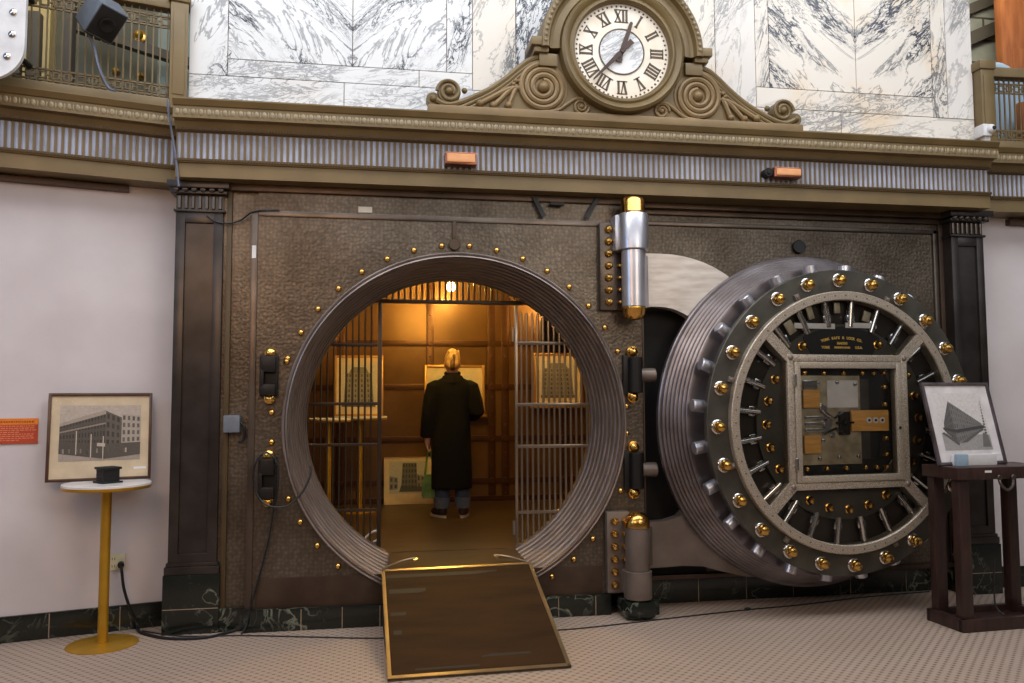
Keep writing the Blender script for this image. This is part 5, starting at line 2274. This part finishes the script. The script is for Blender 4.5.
# hair: short at the sides, fuller top
hb = MB()
hb.sph((0, .0, 1.655), .094, 20, 14, (.88, 1.1, 1.0))
hb.sph((0, .02, 1.715), .066, 16, 10, (.9, 1.2, .75))
hb.sph((0, -.055, 1.60), .07, 16, 10, (.98, .75, 1.0))
hb.sph((.0, .03, 1.74), .045, 12, 8, (.8, 1.3, .6))
for i in range(26):
    a = random.uniform(-PI, 0)
    hb.sph((.065 * math.cos(a), .0 + .07 * math.sin(a), random.uniform(1.60, 1.72)), .020, 6, 5, (.8, .8, 1.8))
put(eval_remesh(hb, .008, 2), 'hair', M['hair'], pe)

nh = MB()
nh.sph((0, -.06, 1.60), .058, 16, 12, (.8, .9, 1.25))
nh.sph((.012, -.088, 1.655), .026, 12, 8, (.8, .8, 2.0))
nap = put(eval_remesh(nh, .008, 2), 'nape_hair', M['hair_dark'], pe)
nap['label'] = 'darker blond hair at the nape'
# coat as a lofted shell with sleeves and collar
cb_ = MB()
secs = [(.30, .215, .160, .0), (.42, .213, .158, 0), (.60, .208, .156, 0), (.80, .200, .150, 0), (.95, .188, .146, 0), (1.08, .176, .136, 0), (1.20, .182, .134, 0), (1.30, .200, .134, 0), (1.37, .192, .125, 0),
        (1.425, .165, .105, 0), (1.46, .10, .085, 0), (1.485, .078, .078, 0)]
NSg = 28
vs, fs = [], []
for k, (z, a_, b_, s_) in enumerate(secs):
    for i in range(NSg):
        th = 2 * PI * i / NSg
        c, s2 = math.cos(th), math.sin(th)
        rp = 1 + (.03 * math.sin(5 * th + 1.2) if z < .9 else 0)
        x_ = a_ * rp * (abs(c) ** .85) * (1 if c >= 0 else -1)
        y_ = b_ * rp * (abs(s2) ** .85) * (1 if s2 >= 0 else -1)
        vs.append((x_ - (.012 if z < .9 else 0), y_, z))
for k in range(len(secs) - 1):
    for i in range(NSg):
        j = (i + 1) % NSg
        fs.append((k * NSg + i, k * NSg + j, (k + 1) * NSg + j, (k + 1) * NSg + i))
fs.append(list(range(NSg))[::-1])
fs.append([(len(secs) - 1) * NSg + i for i in range(NSg)])
cb_.add(vs, fs)
cb_.tube([(-.15, 0, 1.39), (-.20, 0, 1.36), (-.225, -.01, 1.24), (-.25, -.02, 1.08), (-.265, .0, .94), (-.270, .025, .835)], .07, 14, taper=[.055, .075, .078, .073, .068, .068])
cb_.tube([(.15, 0, 1.39), (.20, 0, 1.36), (.23, -.015, 1.24), (.262, -.03, 1.09), (.235, .07, 1.065), (.20, .15, 1.06)], .07, 14, taper=[.055, .075, .078, .077, .07, .066])
put(eval_remesh(cb_, .012, 4), 'coat', M['coat'], pe)
b = MB()
b.lathe([(.074, 0), (.084, .012), (.088, .05), (.080, .062), (.072, .05), (.068, .0)], (0, .0, 1.455), (0, -.12, 1), 28, closed=True)
b.add([(-.10, -.055, 1.475), (0, -.098, 1.50), (.10, -.055, 1.475), (.125, -.085, 1.425), (0, -.142, 1.395), (-.125, -.085, 1.425)], [(0, 1, 4, 5), (1, 2, 3, 4)])
b.build('collar', M['coat'], pe, local=True)
for sx in (-1, 1):
    b = MB()
    b.tube([(sx * .09, 0, .90), (sx * .10, .02, .48), (sx * .105, -.005, .20)], .085, 18, taper=[.10, .085, .076])
    tr_ = b.build('trouser_leg', M['jeans'], pe, local=True)
    b = MB()
    b.lathe([(.076, .10), (.080, .10), (.083, .13), (.082, .205), (.076, .21)], (sx * .105, -.008, 0), (0, 0, 1), 22)
    b.build('cuff', M['cuff'], tr_, local=True)
    an_ = R(32) if sx < 0 else R(-12)
    RSH = Matrix.Translation((sx * .112, -.01, 0)) @ Matrix.Rotation(an_, 4, 'Z')
    b = MB()
    b.sph((0, .06, .05), .1, 18, 10, (.46, 1.32, .46), None)
    b.sph((0, -.015, .075), .055, 14, 10, (.85, 1.0, 1.1))
    b.v = [RSH @ p for p in b.v]
    sh_ = b.build('shoe', M['shoe'], pe, local=True)
    b = MB()
    outl = [(.044 * math.cos(a) * (1.05 if math.sin(a) > 0 else .9), .06 + .145 * math.sin(a)) for a in [2 * PI * i / 24 for i in range(24)]]
    b.prism(outl, (0, 0, .0), (1, 0, 0), (0, 1, 0), (0, 0, .026))
    b.v = [RSH @ p for p in b.v]
    b.build('sole', M['sole'], sh_, local=True)

# handbag held in the left hand
HB = Matrix.Translation((PX, PY, ZF)) @ Matrix.Rotation(R(-4), 4, 'Z') @ Matrix.Scale(.967, 4)
bg = thing('handbag', 'small green handbag hanging from the left hand of the person', 'bag', HB @ Vector((-.24, .03, .22)))
b = MB()
poly = [(-.075, .0), (.075, .0), (.085, .03), (.075, .17), (.05, .24), (-.05, .24), (-.075, .17), (-.085, .03)]
b.prism(poly, (-.235, -.015, .20), (1, 0, 0), (0, 0, 1), (0, .09, 0))
b.tf(HB)
ob = b.build('pouch', M['bag'], bg, smooth=40)
b = MB()
b.prism([(-.075, .08), (.075, .08), (.07, .16), (-.07, .16)], (-.235, -.02, .20), (1, 0, 0), (0, 0, 1), (0, .006, 0))
b.tf(HB)
b.build('flap', M['bag'], bg, smooth=0)
b = MB()
b.tube(smooth_pts([(-.285, .03, .43), (-.268, .04, .58), (-.252, .045, .70), (-.24, .045, .71), (-.225, .045, .66), (-.20, .035, .52), (-.188, .03, .43)]), .011, 8)
b.tf(HB)
b.build('strap', M['bag'], bg)

# ================================================================== CAMERA, LIGHT, WORLD
cam = bpy.data.cameras.new('camera')
co = bpy.data.objects.new('camera', cam)
C.objects.link(co)
F_PX = 814.82
cam.sensor_fit = 'HORIZONTAL'
cam.sensor_width = 36
cam.lens = 36 * F_PX / 1024
yaw, pitch, roll = .1676, .0662, -.0039
cy, sy, cp, sp = math.cos(yaw), math.sin(yaw), math.cos(pitch), math.sin(pitch)
fwd = Vector((sy * cp, cy * cp, sp))
rgt = Vector((cy, -sy, 0))
up = rgt.cross(fwd)
r2 = rgt * math.cos(roll) + up * math.sin(roll)
u2 = -rgt * math.sin(roll) + up * math.cos(roll)
mm = Matrix((r2, u2, -fwd)).transposed().to_4x4()
mm.translation = Vector((-.6216, -5.9657, 1.62))
co.matrix_world = mm
cam.clip_start = .05
scene.camera = co


def area(name, loc, rot, size, power, col, sy_=None):
    l_ = bpy.data.lights.new(name, 'AREA')
    l_.energy = power
    l_.color = col
    l_.size = size
    if sy_:
        l_.shape = 'RECTANGLE'
        l_.size_y = sy_
    o_ = bpy.data.objects.new(name, l_)
    C.objects.link(o_)
    o_.location = loc
    o_.rotation_euler = rot
    return o_


def point(name, loc, power, col, rad=.08):
    l_ = bpy.data.lights.new(name, 'POINT')
    l_.energy = power
    l_.color = col
    l_.shadow_soft_size = rad
    o_ = bpy.data.objects.new(name, l_)
    C.objects.link(o_)
    o_.location = loc
    return o_


area('skylight', (0.8, -2.7, 6.5), (R(8), 0, 0), 10, 400, (.93, .96, 1.0), 2.4)
area('clerestory_window', (2.0, -13, 6.3), (R(76), 0, 0), 24, 700, (.90, .95, 1.0), 4.5)
area('left_window', (-7.5, -5.0, 4.5), (0, R(-68), 0), 3, 130, (.50, .70, 1.0), 3)
point('vault_lamp', (.03, 1.6, 2.72), 76, (1.0, .64, .14), .06)
point('vault_lamp_back', (.25, 2.85, 2.80), 28, (1.0, .66, .15), .06)
point('vault_lamp_right', (1.5, 2.7, 2.75), 30, (1.0, .60, .17), .06)
point('vault_lamp_left', (-1.3, 2.5, 2.75), 20, (1.0, .60, .17), .06)
area('lobby_fill_right', (2.4, -5.2, 3.3), (R(52), 0, 0), 1.6, 42, (1.0, .80, .60))  # unseen warm fill added to brighten the open door
point('balcony_fill_right', (5.25, .8, 5.9), 75, (1.0, .97, .88), .3)  # fill light added to lift the far stone wall, no fixture
point('balcony_fill_left', (-3.2, 1.0, 5.6), 22, (1.0, .88, .65), .2)  # warm fill light added for the space behind the left balustrade
area('lobby_lamp', (-2.2, -4.5, 3.2), (R(35), 0, R(-8)), 1.4, 46, (1.0, .56, .25))

w = bpy.data.worlds.new('world')
scene.world = w
w.use_nodes = True
nt = w.node_tree
bgd = nt.nodes['Background']
tc = nn(nt, 'ShaderNodeTexCoord')
sp3 = nn(nt, 'ShaderNodeSeparateXYZ')
nt.links.new(tc.outputs['Generated'], sp3.inputs[0])
rp = nn(nt, 'ShaderNodeValToRGB')
e = rp.color_ramp.elements
e[0].position = 0.35
e[0].color = (.10, .066, .045, 1)
e[1].position = 1.0
e[1].color = (.75, .82, .95, 1)
e2 = rp.color_ramp.elements.new(.55)
e2.color = (.24, .215, .20, 1)
mr_ = nn(nt, 'ShaderNodeMapRange')
mr_.inputs['From Min'].default_value = -1
mr_.inputs['From Max'].default_value = 1
nt.links.new(sp3.outputs['Z'], mr_.inputs['Value'])
nt.links.new(mr_.outputs[0], rp.inputs['Fac'])
nt.links.new(rp.outputs['Color'], bgd.inputs['Color'])
bgd.inputs['Strength'].default_value = 0.40

scene.view_settings.view_transform = 'Standard'
scene.view_settings.look = 'None'
scene.view_settings.exposure = -0.12
